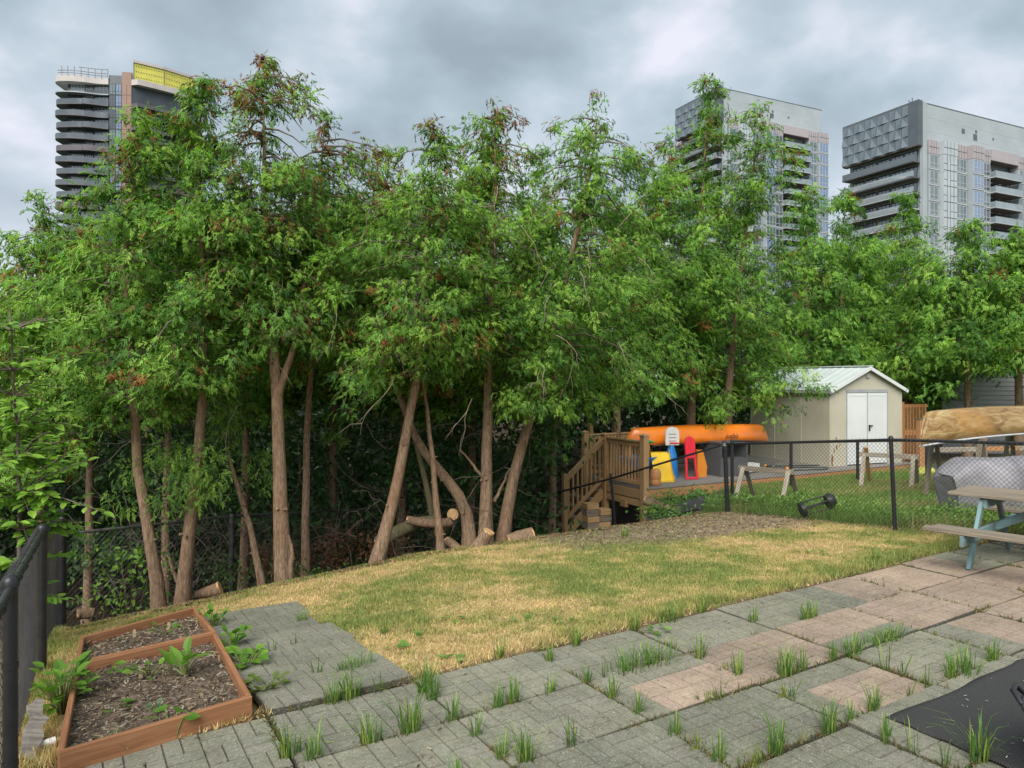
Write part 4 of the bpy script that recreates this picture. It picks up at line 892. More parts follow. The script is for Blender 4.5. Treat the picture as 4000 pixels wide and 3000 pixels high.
def dpost(x, y, zt, zb, cap=True, w_=.14):
    o = lbeam('post', (x, y, zb), (x, y, zt), w_, w_, CEDARWOOD, up=(1, 0, 0))
    if cap:
        mb = MB(); r_ = w_ * .58; mb.loft([[(sx * r_ * q, sy * r_ * q, z) for sx, sy in ((-1,-1),(1,-1),(1,1),(-1,1))] for q, z in ((1, 0), (1, .02), (.15, .055))], smooth=False)
        c = mb.build('post_cap', CEDARWOOD, o); c.matrix_basis = o.matrix_basis.inverted() @ Matrix.Translation((x, y, zt + .001))
    return o
dpost(0, 0, 1.12, -.95); dpost(-.02, 1.35, 1.05, -1.2, w_=.12); dpost(-.02, 2.15, 1.05, -1.2, w_=.12); dpost(1.45, 2.15, 1.08, -.4, w_=.12); dpost(1.45, 4.0, 1.08, -.4, w_=.12)
def railing(a, b, n, zt=1.0, zb=.10, drop=0, bw=.038):
    a = Vector((*a, 0)); b = Vector((*b, -drop)); d = (b - a)
    lbeam('top_rail', a + Vector((0, 0, zt)), b + Vector((0, 0, zt)), .09, .038, CEDARWOOD); lbeam('rail', a + Vector((0, 0, zt - .075)), b + Vector((0, 0, zt - .075)), .04, .085, CEDARWOOD); lbeam('rail', a + Vector((0, 0, zb)), b + Vector((0, 0, zb)), .04, .085, CEDARWOOD)
    side = Vector((d.y, -d.x, 0)).normalized() * .035
    for k in range(n):
        p = a + d * ((k + .5) / n) + side; lbeam('baluster', p + Vector((0, 0, zb - .05)), p + Vector((0, 0, zt - .03)), bw, bw, CEDARWOOD, up=(1, 0, 0))
railing((0, .08), (-.0, 1.28), 11); railing((.05, 2.15), (1.4, 2.15), 11)
# stairs descend along local -x between y 1.35 and 2.15
railing((-.09, 1.35), (-1.06, 1.35), 8, drop=.80, zt=.98, zb=.06); dpost(-1.12, 1.35, .24, -1.05, w_=.1, cap=False)
for k in range(5):
    lbeam('stair_tread', (-.22 - .215 * k, 1.38, -.19 - .185 * k), (-.22 - .215 * k, 2.12, -.19 - .185 * k), .24, .036, GREYWOOD)
for y in (1.385, 2.115): lbeam('stringer', (-.05, y, -.24), (-1.16, y, -1.19), .036, .2, CEDARWOOD)
for (x, y) in ((.35, .25), (.1, 1.5)): lbeam('pier', (x, y, -.75), (x, y, -.24), .14, .14, CEDARWOOD, up=(1, 0, 0))
lbeam('hanging_block', (-.05, .62, -.46), (-.05, .62, -.30), .2, .09, FRESHWOOD, up=(1, 0, 0))
# stacked timber blocks below the landing
blk = thing('timber_stack', 'stack of short brown timber blocks under the stair landing', 'timber stack', px(2330, 2060, 14.2), .35)
rb = random.Random(3)
for k in range(4):
    for j in range(2):
        if k == 3 and j: continue
        board('timber_block', (-.26 + j * .27, rb.uniform(-.02, .02), .06 + k * .125), (-.02 + j * .27 + .02 * rb.random(), rb.uniform(-.02, .02), .06 + k * .125), .25, .115, CEDARWOOD if (k + j) % 2 else GREYWOOD, blk, world=False)

# ================================================================== shed
TAN = simple('tan_shed_steel', (.50, .465, .37), (.44, .405, .32), .45, 1.3, bmp=.05); WHITE = simple('white_door_steel', (.66, .68, .68), (.58, .60, .60), .38, 1.1)
ROOFM = simple('pale_steel_roof', (.60, .65, .64), (.48, .54, .53), .42, 2, metal=.15); GREYTRIM = simple('grey_trim', (.36, .37, .38), (.28, .29, .30), .5, 3)
SH = thing('garden_shed', 'tan steel garden shed with white double doors and a pale gabled roof', 'shed', (8.44, 19.0, DECKTOP), math.atan2(.377, .926))
SWW, SLL, EV, RG = 2.63, 3.1, 2.03, 2.62
def quad_slab(mb, a, b, c, d, t):
    a, b, c, d = map(Vector, (a, b, c, d)); n = (b - a).cross(d - a).normalized() * t
    mb.add([a, b, c, d, a + n, b + n, c + n, d + n], [(0,3,2,1),(4,5,6,7),(0,1,5,4),(1,2,6,5),(2,3,7,6),(3,0,4,7)])
mb = MB(); mb.box(0, .55, 0, .04, 0, EV); mb.build('front_wall', TAN, SH)
mb = MB(); mb.box(2.08, SWW, 0, .04, 0, EV); mb.build('front_wall', TAN, SH)
mb = MB(); mb.prism([(0, EV), (SWW, EV), (SWW / 2, RG)], Matrix(((1,0,0,0),(0,0,-1,.04),(0,1,0,0),(0,0,0,1))), .04); mb.build('gable', TAN, SH)
mb = MB(); mb.box(0, .03, .042, SLL, 0, EV); [mb.box(-.012, 0, y, y + .02, 0, EV) for y in (.02, 1.03, 2.06, 3.05)]; mb.build('side_wall', TAN, SH)
mb = MB(); mb.box(SWW - .03, SWW, .042, SLL, 0, EV); mb.build('side_wall', TAN, SH)
mb = MB(); mb.box(.03, SWW - .03, SLL - .03, SLL, 0, EV); mb.prism([(0, EV), (SWW, EV), (SWW / 2, RG)], Matrix(((1,0,0,0),(0,0,-1,SLL),(0,1,0,0),(0,0,0,1))), .03); mb.build('back_wall', TAN, SH)
for k in range(4):          # roof sheets, two slopes, seams proud
    y0 = -.1 + k * .825; y1 = y0 + .82
    for s in (0, 1):
        mb = MB(); e = -.1; xe = e if s == 0 else SWW - e; ze = EV + (RG - EV) * (e / (SWW / 2)) + .03; xr = SWW / 2
        p = [(xe, y0, ze), (xr, y0, RG + .03), (xr, y1, RG + .03), (xe, y1, ze)]
        if s == 0: quad_slab(mb, p[0], p[1], p[2], p[3], .02)
        else: quad_slab(mb, p[1], p[0], p[3], p[2], .02)
        for q in (.27, .54): 
            ys = y0 + q; a = Vector((xe, ys, ze + .022)); b = Vector((xr, ys, RG + .052)); mb.beam(a, b, .02, .02)
        if k: mb.beam(Vector((xe, y0 - .002, ze + .026)), Vector((xr, y0 - .002, RG + .056)), .045, .03)
        mb.build('roof_sheet', ROOFM, SH)
mb = MB(); mb.beam((SWW/2, -.12, RG + .06), (SWW/2, SLL + .12, RG + .06), .2, .03); mb.build('ridge_cap', ROOFM, SH)
for s in (-1, 1):
    x = -.1 if s < 0 else SWW + .1
    mb = MB(); ze = EV - (RG - EV) * .1 / (SWW / 2); mb.beam((x, -.115, ze + .0), (SWW/2, -.115, RG + .0), .03, .09); mb.build('fascia', WHITE, SH)
    mb = MB(); mb.beam((x, -.1, ze - .01), (x, SLL + .1, ze - .01), .03, .07); mb.build('gutter', GREYTRIM, SH)
for (a, b, c, d) in ((.55, .585, .03, EV), (2.045, 2.08, .03, EV)): mb = MB(); mb.box(a, b, -.015, .03, c - .03, d); mb.build('door_frame', GREYTRIM, SH)
mb = MB(); mb.box(.55, 2.08, -.02, .03, EV - .07, EV + .02); mb.build('door_frame', GREYTRIM, SH)
for s in (0, 1):
    x0 = .59 + s * .73; mb = MB(); mb.box(x0, x0 + .722, -.01, .02, .03, EV - .08); [mb.box(x0 + .03, x0 + .69, -.018, -.01, z, z + .02) for z in (.1, EV - .16)]; dr = mb.build('door', WHITE, SH)
    if s: mb = MB(); mb.box(x0 + .04, x0 + .06, -.05, -.01, .92, 1.08); mb.box(x0 + .04, x0 + .16, -.05, -.035, 1.04, 1.07); mb.build('handle', BLACK, dr)
mb = MB(); mb.box(1.298, 1.322, -.022, .01, .03, EV - .08); mb.build('astragal', GREYTRIM, SH)
mb = MB(); mb.box(1.26, 1.37, -.04, .0, 2.36, 2.44); mb.build('vent', GREYTRIM, SH)
RUST = simple('rust', (.22, .10, .05), (.12, .06, .035), .9, 25); rr3 = random.Random(6)
for (x, z, s_) in ((.06, .22, .10), (.13, .42, .05), (.22, .50, .07), (.05, .08, .08), (.20, .74, .05), (.33, .58, .04), (2.2, .1, .06)):
    pl = [(x + math.cos(a) * s_ * rr3.uniform(.3, 1) * .5, z + math.sin(a) * s_ * rr3.uniform(.6, 1.5)) for a in [k * math.pi / 5 for k in range(10)]]
    mb = MB(); mb.prism(pl, Matrix(((1,0,0,0),(0,0,-1,0),(0,1,0,0),(0,0,0,1))), .0025); mb.build('rust_patch', RUST, SH)
for x in (.27, 2.36): mb = MB(); mb.box(x, x + .012, -.006, -.0005, .02, EV - .02); mb.build('wall_seam', TAN, SH)

# ================================================================== canoes
def canoe(name, label, loc, yaw, length, beam, depth, sheer, hull, trim, tilt=0, seed=0, belly=.4):
    root = thing(name, label, 'canoe', loc, yaw, 'upside-down canoes'); n = 28; m = 14
    def ring(t, inset=0):
        a = abs(t); b = beam / 2 * max(.012, (1 - a ** 2.6)) - inset; dp = depth * (1 - .10 * a ** 2) * max(.05, (1 - a ** 34)) ** .5 - inset; sh = sheer * a ** 3.2; P = []
        for k in range(m + 1):
            an = math.pi * k / m; c = math.cos(an); s = math.sin(an); y = max(b, .004) * math.copysign(abs(c) ** .62, c); z = (dp + sh) * abs(s) ** .75 - sh
            x = t * length / 2 * (1 - .035 * abs(s) ** 3 * a ** 6 * 2)
            P.append(Vector((x, y, z)))
        return P
    ts = [-math.cos(math.pi * i / n) for i in range(n + 1)]; rings = [ring(t) for t in ts]; inner = [ring(t, .012) for t in ts]
    mb = MB(); mb.loft([r + q[::-1] for r, q in zip(rings, inner)]); h = mb.build('hull', hull, root); h.rotation_euler = (0, 0, 0)
    h.matrix_basis = Matrix.Rotation(tilt, 4, 'X')
    for s in (0, -1):
        mb = MB(); mb.tube([r[s] + Vector((0, (.012 if s == 0 else -.012), 0)) for r in rings], .02, 6); g = mb.build('gunwale', trim, root); g.matrix_basis = Matrix.Rotation(tilt, 4, 'X')
    for t in (-.35, .0, .35): mb = MB(); b = beam / 2 * (1 - abs(t) ** 2.6) - .02; mb.beam((t * length / 2, -b, .02), (t * length / 2, b, .02), .06, .02, up=(0, 0, 1)); q = mb.build('thwart', CEDARWOOD, root); q.matrix_basis = Matrix.Rotation(tilt, 4, 'X')
    return root
ORANGE = simple('orange_hull', (.86, .23, .018), (.70, .17, .012), .28, 1.4, coat=.3)
oc = canoe('canoe', 'glossy orange canoe lying upside down behind the deck railing', (4.68, 17.85, .44), R(22.7), 4.35, .85, .42, .12, ORANGE, simple('dark_gunwale', (.03, .03, .03), (.02, .02, .02), .4))
tx = bpy.data.curves.new('lettering', 'FONT'); tx.body = 'jusbia'; tx.size = .17; tx.shear = .5; tx.extrude = .001; tx.align_x = 'CENTER'; tx.materials.append(BLACK)
tmp = bpy.data.objects.new('lettering_curve', tx); COL.objects.link(tmp); bpy.context.view_layer.update()
tme = bpy.data.meshes.new_from_object(tmp.evaluated_get(bpy.context.evaluated_depsgraph_get())); bpy.data.objects.remove(tmp)
to = bpy.data.objects.new('lettering', tme); COL.objects.link(to); to.parent = oc
to.matrix_basis = Matrix.Translation((.62, -.438, .10)) @ Matrix.Rotation(R(88), 4, 'X')
def m_cedarstrip():
    m, N, L, p, o = newmat('weathered_cedar_hull')
    f = noise(N, L, 3.0, 6, .65, stretch=(.7, 3, 3), dist=1.0); f2 = noise(N, L, 1.2, 3)
    c = ramp(N, L, f, [(.3, (.11, .055, .02)), (.45, (.23, .13, .04)), (.6, (.34, .235, .10)), (.78, (.46, .38, .24))]); c = mixc(N, L, ramp(N, L, f2, [(.5, (0,0,0)), (.65, (.6,.6,.6))]), c, (.36, .19, .05))
    L.new(c, p.inputs['Base Color']); p.inputs['Roughness'].default_value = .5; return m
tc_ = canoe('canoe', 'weathered yellow-brown canoe upside down on a stand, with pale gunwale', (9.35, 13.85, .92), R(30), 5.0, .95, .55, .10, m_cedarstrip(), simple('aluminium_gunwale', (.62, .63, .66), (.5, .5, .52), .35, 4, metal=.3), tilt=R(-6))
for (x, y, lab) in ((8.2, 13.2, 'wooden trestle under the left half of the yellow-brown canoe'), (10.6, 14.6, 'wooden trestle under the right half of the yellow-brown canoe')):
    st = thing('trestle', lab, 'trestle', (x, y, gxy(x, y)), R(120)); h = .93 - gxy(x, y) + .01
    board('crossbar', (-.5, 0, h - .03), (.5, 0, h - .03), .09, .06, GREYWOOD, st, world=False)
    for sx in (-.42, .42):
        for sy in (-1, 1): board('leg', (sx, sy * .05, h - .05), (sx, sy * .28, 0), .04, .08, GREYWOOD, st, up=(1, 0, 0), world=False)
# rack and storage box under the orange canoe
DGREY = simple('dark_grey_plastic', (.10, .10, .105), (.07, .07, .075), .55, 3)
rk = thing('canoe_rack', 'black metal rack with wheels under the orange canoe', 'rack', (4.3, 17.75, DECKTOP), R(22.7))
for x in (-1.25, 1.35):
    for y in (-.38, .38): mb = MB(); mb.tube([(x, y, 0), (x, y, .72)], .025, 8); mb.build('leg', BLACK, rk)
    mb = MB(); mb.beam((x, -.45, .74), (x, .45, .74), .05, .05); mb.build('crossbar', BLACK, rk)
mb = MB(); mb.beam((-1.25, -.38, .3), (1.35, -.38, .3), .03, .03); mb.build('brace', BLACK, rk)
cb = thing('storage_cabinet', 'dark grey low cabinet with open front standing on the deck beside the red slide', 'cabinet', (4.95, 17.0, DECKTOP), R(25))
for (nm, b) in (('side_panel', (0, .035, 0, .6, 0, .78)), ('side_panel', (.80, .835, 0, .6, 0, .78)), ('top_panel', (-.02, .86, -.01, .62, .78, .82)), ('back_panel', (.037, .798, .57, .6, 0, .778)), ('front_panel', (.037, .798, 0, .03, 0, .40)), ('shelf', (.037, .798, .032, .568, .40, .43))):
    mb = MB(); mb.box(*b); mb.build(nm, DGREY, cb)
# ================================================================== toys on the deck
BLUE = simple('blue_plastic', (.012, .22, .62), (.01, .17, .5), .4, 3); YEL = simple('yellow_plastic', (.82, .55, .03), (.72, .45, .02), .42, 3); RED = simple('red_plastic', (.72, .018, .045), (.6, .012, .03), .42, 3)
ORP = simple('orange_plastic', (.80, .30, .02), (.7, .22, .02), .42, 3); TANP = simple('tan_plastic', (.62, .30, .12), (.5, .22, .08), .5, 3); GRP = simple('green_plastic', (.03, .36, .10), (.02, .28, .07), .45, 3); WHP = simple('white_plastic', (.68, .68, .66), (.6, .6, .58), .45, 3)
def on_deck(x, y): # deck-top point under photo pixel
    d = (CAMZ - DECKTOP) * 2800 / (y - 1480); return Vector(((x - 2000) / 2800 * d, d, DECKTOP))
sl_ = thing('toy_slide', 'yellow and orange toddler slide on the deck with a rippled chute', 'toy slide', on_deck(2600, 1884), R(15))
mb = MB(); prof = [(0, .02), (.12, .03), (.30, .16), (.50, .38), (.66, .60), (.80, .62)]
vs = []; 
for (x, z) in prof:
    for (y, dz) in ((-.24, .10), (-.22, .0), (.22, .0), (.24, .10)): vs.append(Vector((y + x * .18, x * .8, z + dz)))
mb.loft([[vs[i*4+k] for k in range(4)] + [vs[i*4+k] - Vector((0, 0, .035)) for k in (3, 2, 1, 0)] for i in range(len(prof))], smooth=False); mb.build('chute', YEL, sl_)
mb = MB(); [mb.beam((sx * .22 + .12, .62, .55), (sx * .27 + .16, .95, .0), .07, .05, up=(1, 0, 0)) for sx in (-1, 1)]; mb.build('ladder_frame', ORP, sl_)
for z in (.12, .28, .42): mb = MB(); mb.beam((-.1, .93 - z * .55, z), (.4, .93 - z * .55, z), .08, .03); mb.build('step', ORP, sl_)
hp = thing('toy_basketball_hoop', 'toy basketball hoop with white backboard on a blue post behind the yellow slide', 'toy hoop', on_deck(2622, 1868), R(10))
mb = MB(); mb.tube([(0, 0, 0), (0, 0, .3), (0, 0, .55), (0, 0, .88)], [.16, .15, .13, .035], 12); mb.build('post', BLUE, hp)
mb = MB(); pl = [(-.16, 0), (.16, 0), (.17, .1), (.165, .32), (.12, .40), (0, .43), (-.12, .40), (-.165, .32), (-.17, .1)]; mb.prism(pl, Matrix.Translation((0, -.03, .78)) @ Matrix.Rotation(R(90), 4, 'X'), .04); bbd = mb.build('backboard', WHP, hp)
for z in (.88, .96, 1.04): mb = MB(); mb.box(-.09, .09, -.082, -.0705, z, z + .012); mb.build('moulded_line', GREYTRIM, bbd)
mb = MB(); mb.tube([(math.cos(a) * .11, -.2 + math.sin(a) * .11, .84) for a in [k * math.pi / 8 for k in range(17)]], .012, 6); mb.build('ring', RED, hp)
rs = thing('toy_slide', 'tall red plastic slide panel with oval cutout leaning beside the yellow slide', 'toy slide', on_deck(2700, 1872), R(12))
out_ = [(-.12, 0), (-.11, .45), (-.12, .55), (-.12, .86), (-.09, .95), (0, 1.0), (.09, .95), (.12, .86), (.12, .55), (.11, .45), (.13, 0)]
def strip(mb, pts, w_, t_, M):
    for a, b in zip(pts, pts[1:]): mb.beam(M @ Vector((a[0], 0, a[1])), M @ Vector((b[0], 0, b[1])), t_, w_, up=(0, 0, 1) if abs(b[1]-a[1]) < abs(b[0]-a[0]) else (1, 0, 0))
mb = MB(); Mx = Matrix.Rotation(R(-8), 4, 'X'); mb.prism([(-.12, .52), (.12, .52), (.125, .84), (.09, .95), (0, 1.0), (-.09, .95), (-.125, .84)], Mx @ Matrix.Rotation(R(90), 4, 'X'), .06); mb.build('panel', RED, rs)
for pts in ([(-.11, .54), (-.115, .3), (-.13, .0)], [(.11, .54), (.115, .3), (.14, .0)], [(-.13, .02), (.14, .02)], [(-.11, .5), (.11, .5)]):
    mb = MB(); mb.tube([Mx @ Vector((a, -.03, b)) for a, b in pts], .035, 8); mb.build('frame_bar', RED, rs)
mb = MB(); mb.tube([Mx @ Vector((math.cos(a) * .035, -.065, .78 + math.sin(a) * .08)) for a in [k * math.pi / 8 for k in range(17)]], .008, 6); mb.build('moulded_emblem', RED, rs)
os_ = thing('toy_slide', 'folded orange plastic side panel behind the red panel', 'toy slide', on_deck(2736, 1862), R(20))
mb = MB(); mb.prism([(-.12, 0), (.13, 0), (.14, .2), (.0, .62), (-.12, .66)], Matrix.Rotation(R(90), 4, 'X'), .06); mb.build('panel', ORP, os_); mb = MB(); mb.beam((.14, -.03, .2), (.0, -.03, .64), .08, .03, up=(1,0,0)); mb.build('edge_bar', ORP, os_)
wt = thing('water_table', 'blue toy water table with a tan palm trunk and green leaves behind the railing', 'water table', on_deck(2490, 1870), R(10))
mb = MB(); rg_ = lambda r1, r2, z: [Vector((math.cos(a) * r1, math.sin(a) * r2, z)) for a in [k * math.pi / 10 for k in range(20)]]
mb.loft([rg_(.30, .22, .28), rg_(.42, .30, .36), rg_(.47, .33, .50), rg_(.49, .35, .52), rg_(.45, .31, .52), rg_(.38, .26, .38)]); mb.build('basin', BLUE, wt)
for sx, sy in ((-.3, -.18), (.3, -.18), (-.3, .18), (.3, .18)): mb = MB(); mb.tube([(sx * 1.1, sy * 1.1, 0), (sx, sy, .34)], .03, 8); mb.build('leg', BLACK, wt)
mb = MB(); mb.tube([(.25, 0, .4), (.26, 0, .5), (.235, 0, .6), (.25, 0, .7), (.24, 0, .82)], [.085, .07, .065, .058, .05], 10); mb.build('palm_trunk', TANP, wt)
mb = MB(); mb.tube([(-.2, 0, .4), (-.2, 0, .6), (-.2, 0, .82)], [.08, .09, .07], 10); mb.build('palm_trunk', TANP, wt)
for cx in (.24, -.2):
    for k in range(6):
        a = k * math.pi / 3; mb = MB(); c, s = math.cos(a), math.sin(a); mb.tube([(cx, 0, .83), (cx + c * .09, s * .09, .87), (cx + c * .17, s * .17, .84)], [.03, .035, .008], 6); mb.build('palm_leaf', GRP, wt)
mb = MB(); mb.tube([(-.02, .28, .46), (.38, .28, .46), (.44, .28, .6), (.36, .28, .8), (.3, .28, .86)], [.03] * 5, 6); mb.build('back_rim', DGREY, wt)
dr_ = thing('toy_drum', 'short tan ribbed plastic drum at the deck edge', 'toy drum', on_deck(2560, 1897), 0)
mb = MB(); mb.tube([(0, 0, z) for z in (0, .02, .12, .14, .16, .26, .28, .3, .36)], [.10, .125, .125, .115, .125, .125, .115, .12, .09], 14); mb.build('body', TANP, dr_)
rt = thing('toy_bucket', 'small red toy bucket under the water table', 'toy bucket', on_deck(2487, 1888), 0)
mb = MB(); mb.tube([(0, 0, 0), (0, 0, .13), (0, 0, .14), (0, 0, .12)], [.06, .085, .085, .07], 12); mb.build('bucket', RED, rt); mb = MB(); mb.tube([(math.cos(a) * .08, 0, .13 + math.sin(a) * .08) for a in [k * math.pi / 8 for k in range(9)]], .005, 5); mb.build('handle', BLACK, rt)
# white trough, hoses and bits on the deck
tg = thing('trough', 'long white plastic trough on the deck behind the corner fence post', 'trough', on_deck(2900, 1842), R(28))
for b in ((-.45, .45, -.14, -.12, .0, .2), (-.45, .45, .12, .14, .0, .2), (-.45, -.43, -.118, .118, 0, .2), (.43, .45, -.118, .118, 0, .2), (-.43, .43, -.118, .118, 0, .02)):
    mb = MB(); mb.box(*b); mb.build('wall', WHP, tg)
mb = MB(); mb.box(-.15, .1, -.146, -.1415, .05, .15); mb.build('label_patch', YEL, tg)
HOSE = simple('dark_hose', (.03, .045, .035), (.02, .03, .02), .4, 5)
hz_ = MB(); pts = [on_deck(x, y) + Vector((0, 0, .02)) for x, y in ((2880, 1862), (2960, 1845), (3060, 1842), (3170, 1838), (3225, 1836), (3230, 1830), (3150, 1828), (3060, 1830), (2990, 1826), (3060, 1822), (3200, 1820))]
tag(hz_.tube(jitter_curve(pts, 50, .01, random.Random(1)), .014, 6).build('garden_hose', HOSE), 'dark garden hose looped on the deck in front of the shed', 'garden hose')
for (x, y, c, s_, lab) in ((2990, 1822, ORP, .06, 'small orange toy part on the deck by the hose'), (3075, 1834, ORP, .07, 'orange and yellow toy lying inside the hose loop'), (2997, 1836, RED, .06, 'small red block on the deck by the hose'), (3020, 1826, DGREY, .1, 'grey toy machine lying on the deck by the shed')):
    t = thing('toy', lab, 'toy', on_deck(x, y), random.Random(x).random() * 3); mb = MB(); mb.tube([(0, 0, 0), (0, 0, s_ * .6), (0, 0, s_)], [s_ * .8, s_ * .7, s_ * .3], 7); mb.build('body', c, t); mb = MB(); mb.beam((0, 0, s_ * .4), (s_ * 1.9, .02, s_ * .3), s_ * .5, s_ * .5); mb.build('arm', DGREY if c is not DGREY else YEL, t)

# ================================================================== sawhorses
def sawhorse(label, loc, yaw, h, ln, mats, splay=.46, ext=0):
    root = thing('sawhorse', label, 'sawhorse', loc, yaw, 'wooden sawhorses')
    board('crossbeam', (-ln / 2, 0, h - .05), (ln / 2, 0, h - .05), .05, .1, mats[0], root, world=False)
    for i, sx in enumerate((-1, 1)):
        for j, sy in enumerate((-1, 1)):
            x = sx * (ln / 2 - .1) + (j * .045 if True else 0); top = h + (ext if i == 0 else 0)
            a = Vector((x, sy * (.0 - splay * (top - h) / h) , top)); b = Vector((x, sy * splay, 0.0)); 
            board('leg', Vector((x, -sy * splay * (ext / h if i == 0 else 0), top - .02)), b, .035, .085, mats[1 + (i * 2 + j) % (len(mats) - 1)], root, up=(1, 0, 0), world=False)
    return root
p = px(2990, 1965, 14.3); p.z = gxy(p.x, p.y); sawhorse('weathered grey sawhorse standing in the weeds in front of the deck', p, R(-38), .66, 1.1, (GREYWOOD, PALEWOOD, GREYWOOD))
p = px(3470, 1885, 15.6); p.z = gxy(p.x, p.y); sawhorse('sawhorse with fresh orange legs standing on grass in front of the shed', p, R(-34), .70, 1.15, (PALEWOOD, PALEWOOD, FRESHWOOD, PALEWOOD), ext=.13)
# lantern-like black frame lying in the weeds
p = px(3190, 1972, 11.2); ln_ = thing('lantern', 'black barred lantern lying on its side in the weeds behind the fence', 'lantern', p, 0)
ax_ = (px(3245, 1955, 11.2) - px(3135, 1990, 11.2)).normalized(); a0 = px(3135, 1990, 11.2) - p; a1 = px(3245, 1955, 11.2) - p
sd_ = ax_.cross(Vector((0, 1, 0))).normalized()
mb = MB(); mb.tube([a0 - ax_ * .03, a0 + ax_ * .03], .115, 12); mb.build('end_ring', BLACK, ln_); mb = MB(); mb.tube([a1 - ax_ * .07, a1, a1 + ax_ * .06], [.10, .125, .08], 12); mb.build('head', BLACK, ln_)
for k in range(4):
    an = k * math.pi / 2 + .4; of = sd_ * math.cos(an) * .1 + Vector((0, 1, 0)) * math.sin(an) * .1; mb = MB(); mb.tube([a0 + of, a1 + of], .012, 6); mb.build('bar', BLACK, ln_)
mb = MB(); mb.tube([a1 + sd_ * -.1 , a1 - ax_ * .1 - sd_ * .2, a1 - ax_ * .16 - sd_ * .1], .01, 6); mb.build('hook', BLACK, ln_)

# ================================================================== grey cover with strap
def m_cover():
    m, N, L, p, o = newmat('grey_cover'); f = noise(N, L, 2.2, 5, .6, dist=.7); f2 = noise(N, L, 7, 4)
    c = mixc(N, L, ramp(N, L, f2, [(.55, (0,0,0)), (.75, (.5,.5,.5))]), ramp(N, L, f, [(.3, (.17, .165, .18)), (.7, (.29, .28, .305))]), (.2, .17, .14)); L.new(c, p.inputs['Base Color']); p.inputs['Roughness'].default_value = .6; bump(N, L, p, f, .6, .05); return m
COVER = m_cover()
gc = thing('covered_boat', 'mauve grey tarpaulin cover with a black strap, bulky, behind the picnic table', 'cover', (7.35, 10.75, .02), R(8))
rings = []; nn_ = 22; rg2 = random.Random(8)
for i in range(nn_ + 1):
    t = i / nn_; x = -.85 + 2.4 * t; w_ = .42 * (min(1, .55 + 4 * t)); h = .80 * min(1, .72 + t * 3); P = []
    for k in range(20):
        a = 2 * math.pi * k / 20; c, s = math.cos(a), math.sin(a); y = w_ * math.copysign(abs(c) ** .5, c) * (1 + .08 * math.sin(3.1 * t * 6 + k)); z = h / 2 + h / 2 * math.copysign(abs(s) ** .45, s) + .015 * math.sin(9 * t + 2 * k)
        P.append(Vector((x + .02 * math.sin(k * 2.2) - .12 * (z / h) * (t < .05), y, z)))
    rings.append(P)
mb = MB(); mb.loft(rings); mb.build('cover', COVER, gc)
mb = MB(); mb.tube([(.55 + .35 * s * s, -.44 if s < .9 else -.2, .02 + .83 * s) for s in [k / 10 for k in range(11)]] + [(1.2, .2, .86)], .022, 6); mb.build('strap', BLACK, gc)
bgp = px(3625, 1832, 17.6); bgp.z = gxy(bgp.x, bgp.y); bg_ = thing('soil_bag', 'yellow and black plastic bag lying on the grass by the gate post', 'bag', bgp, R(10))
mb = MB(); R2 = lambda x, w_, h: [Vector((x, math.cos(a) * w_, h / 2 + math.sin(a) * h / 2)) for a in [k * math.pi / 6 for k in range(12)]]; mb.loft([R2(-.35, .05, .03), R2(-.25, .2, .17), R2(0, .24, .22), R2(.02, .24, .22)]); mb.build('yellow_half', simple('yellow_bag', (.55, .55, .08), (.4, .42, .06), .4, 5), bg_)
mb = MB(); mb.loft([R2(.021, .24, .22), R2(.2, .22, .24), R2(.36, .16, .18), R2(.42, .05, .03)]); mb.build('dark_half', simple('dark_bag', (.11, .11, .12), (.05, .05, .06), .4, 9, bmp=.4), bg_)

# ================================================================== wooden gate, posts, garage at the far right
gt = thing('wooden_gate', 'reddish slatted wooden gate and fence panel between shed and canoe', 'gate', px(3515, 1800, 21), R(14))
sc = 21 / 2800
for k in range(9): board('slat', (.05 + k * .105, 0, 0), (.05 + k * .105, 0, 1.66), .062, .03, RIMWOOD, gt, up=(1, 0, 0), world=False)
for z in (.1, .78, .86, 1.6): board('rail', (0, .03, z), (1.0, .03, z), .035, .07, RIMWOOD, gt, world=False)
board('post', (.12, .06, 0), (.12, .06, 1.72), .1, .1, RIMWOOD, gt, up=(1, 0, 0), world=False)
p = px(3596, 1800, 19); p.z = gxy(p.x, p.y); gpst = thing('gate_post', 'thick orange-brown wooden post in front of the slatted gate', 'post', p, R(10)); board('post', (0, 0, 0), (0, 0, 1.35), .14, .14, RIMWOOD, gpst, up=(1, 0, 0), world=False); board('cap', (0, 0, 1.352), (0, 0, 1.38), .17, .17, DGREY, gpst, up=(1, 0, 0), world=False)
gr_ = thing('garage', 'grey garage with horizontal siding beyond the yellow-brown canoe', 'garage', (14.4, 24.0, -.5), R(-3))
SID = simple('grey_siding', (.27, .265, .27), (.23, .225, .23), .6, 1.5)
for k in range(20):
    z = k * .15; half = 2.6 if z < 2.2 else 2.6 * (1 - (z - 2.2) / 1.1)
    if half < .2: break
    mb = MB(); mb.add([(2.6 - half, 0, z), (2.6 + half, 0, z), (2.6 + half, -.022, z + .005), (2.6 - half, -.022, z + .005), (2.6 - half, -.004, z + .149), (2.6 + half, -.004, z + .149), (2.6 + half, .02, z + .149), (2.6 - half, .02, z + .149)], [(0,1,2,3),(3,2,5,4),(4,5,6,7),(0,3,4,7),(1,6,5,2),(0,7,6,1)]); mb.build('siding_board', SID, gr_)
mb = MB(); mb.box(.02, 5.18, .03, 5, 0, 2.2); mb.build('wall', SID, gr_)
mb = MB(); mb.beam((-.25, 2.4, 2.12), (2.6, 2.4, 3.33), 5.4, .08, up=(0, 0, 1)); mb.build('roof', simple('dark_shingles', (.08, .08, .085), (.05, .05, .05), .9, 12, bmp=.4), gr_)
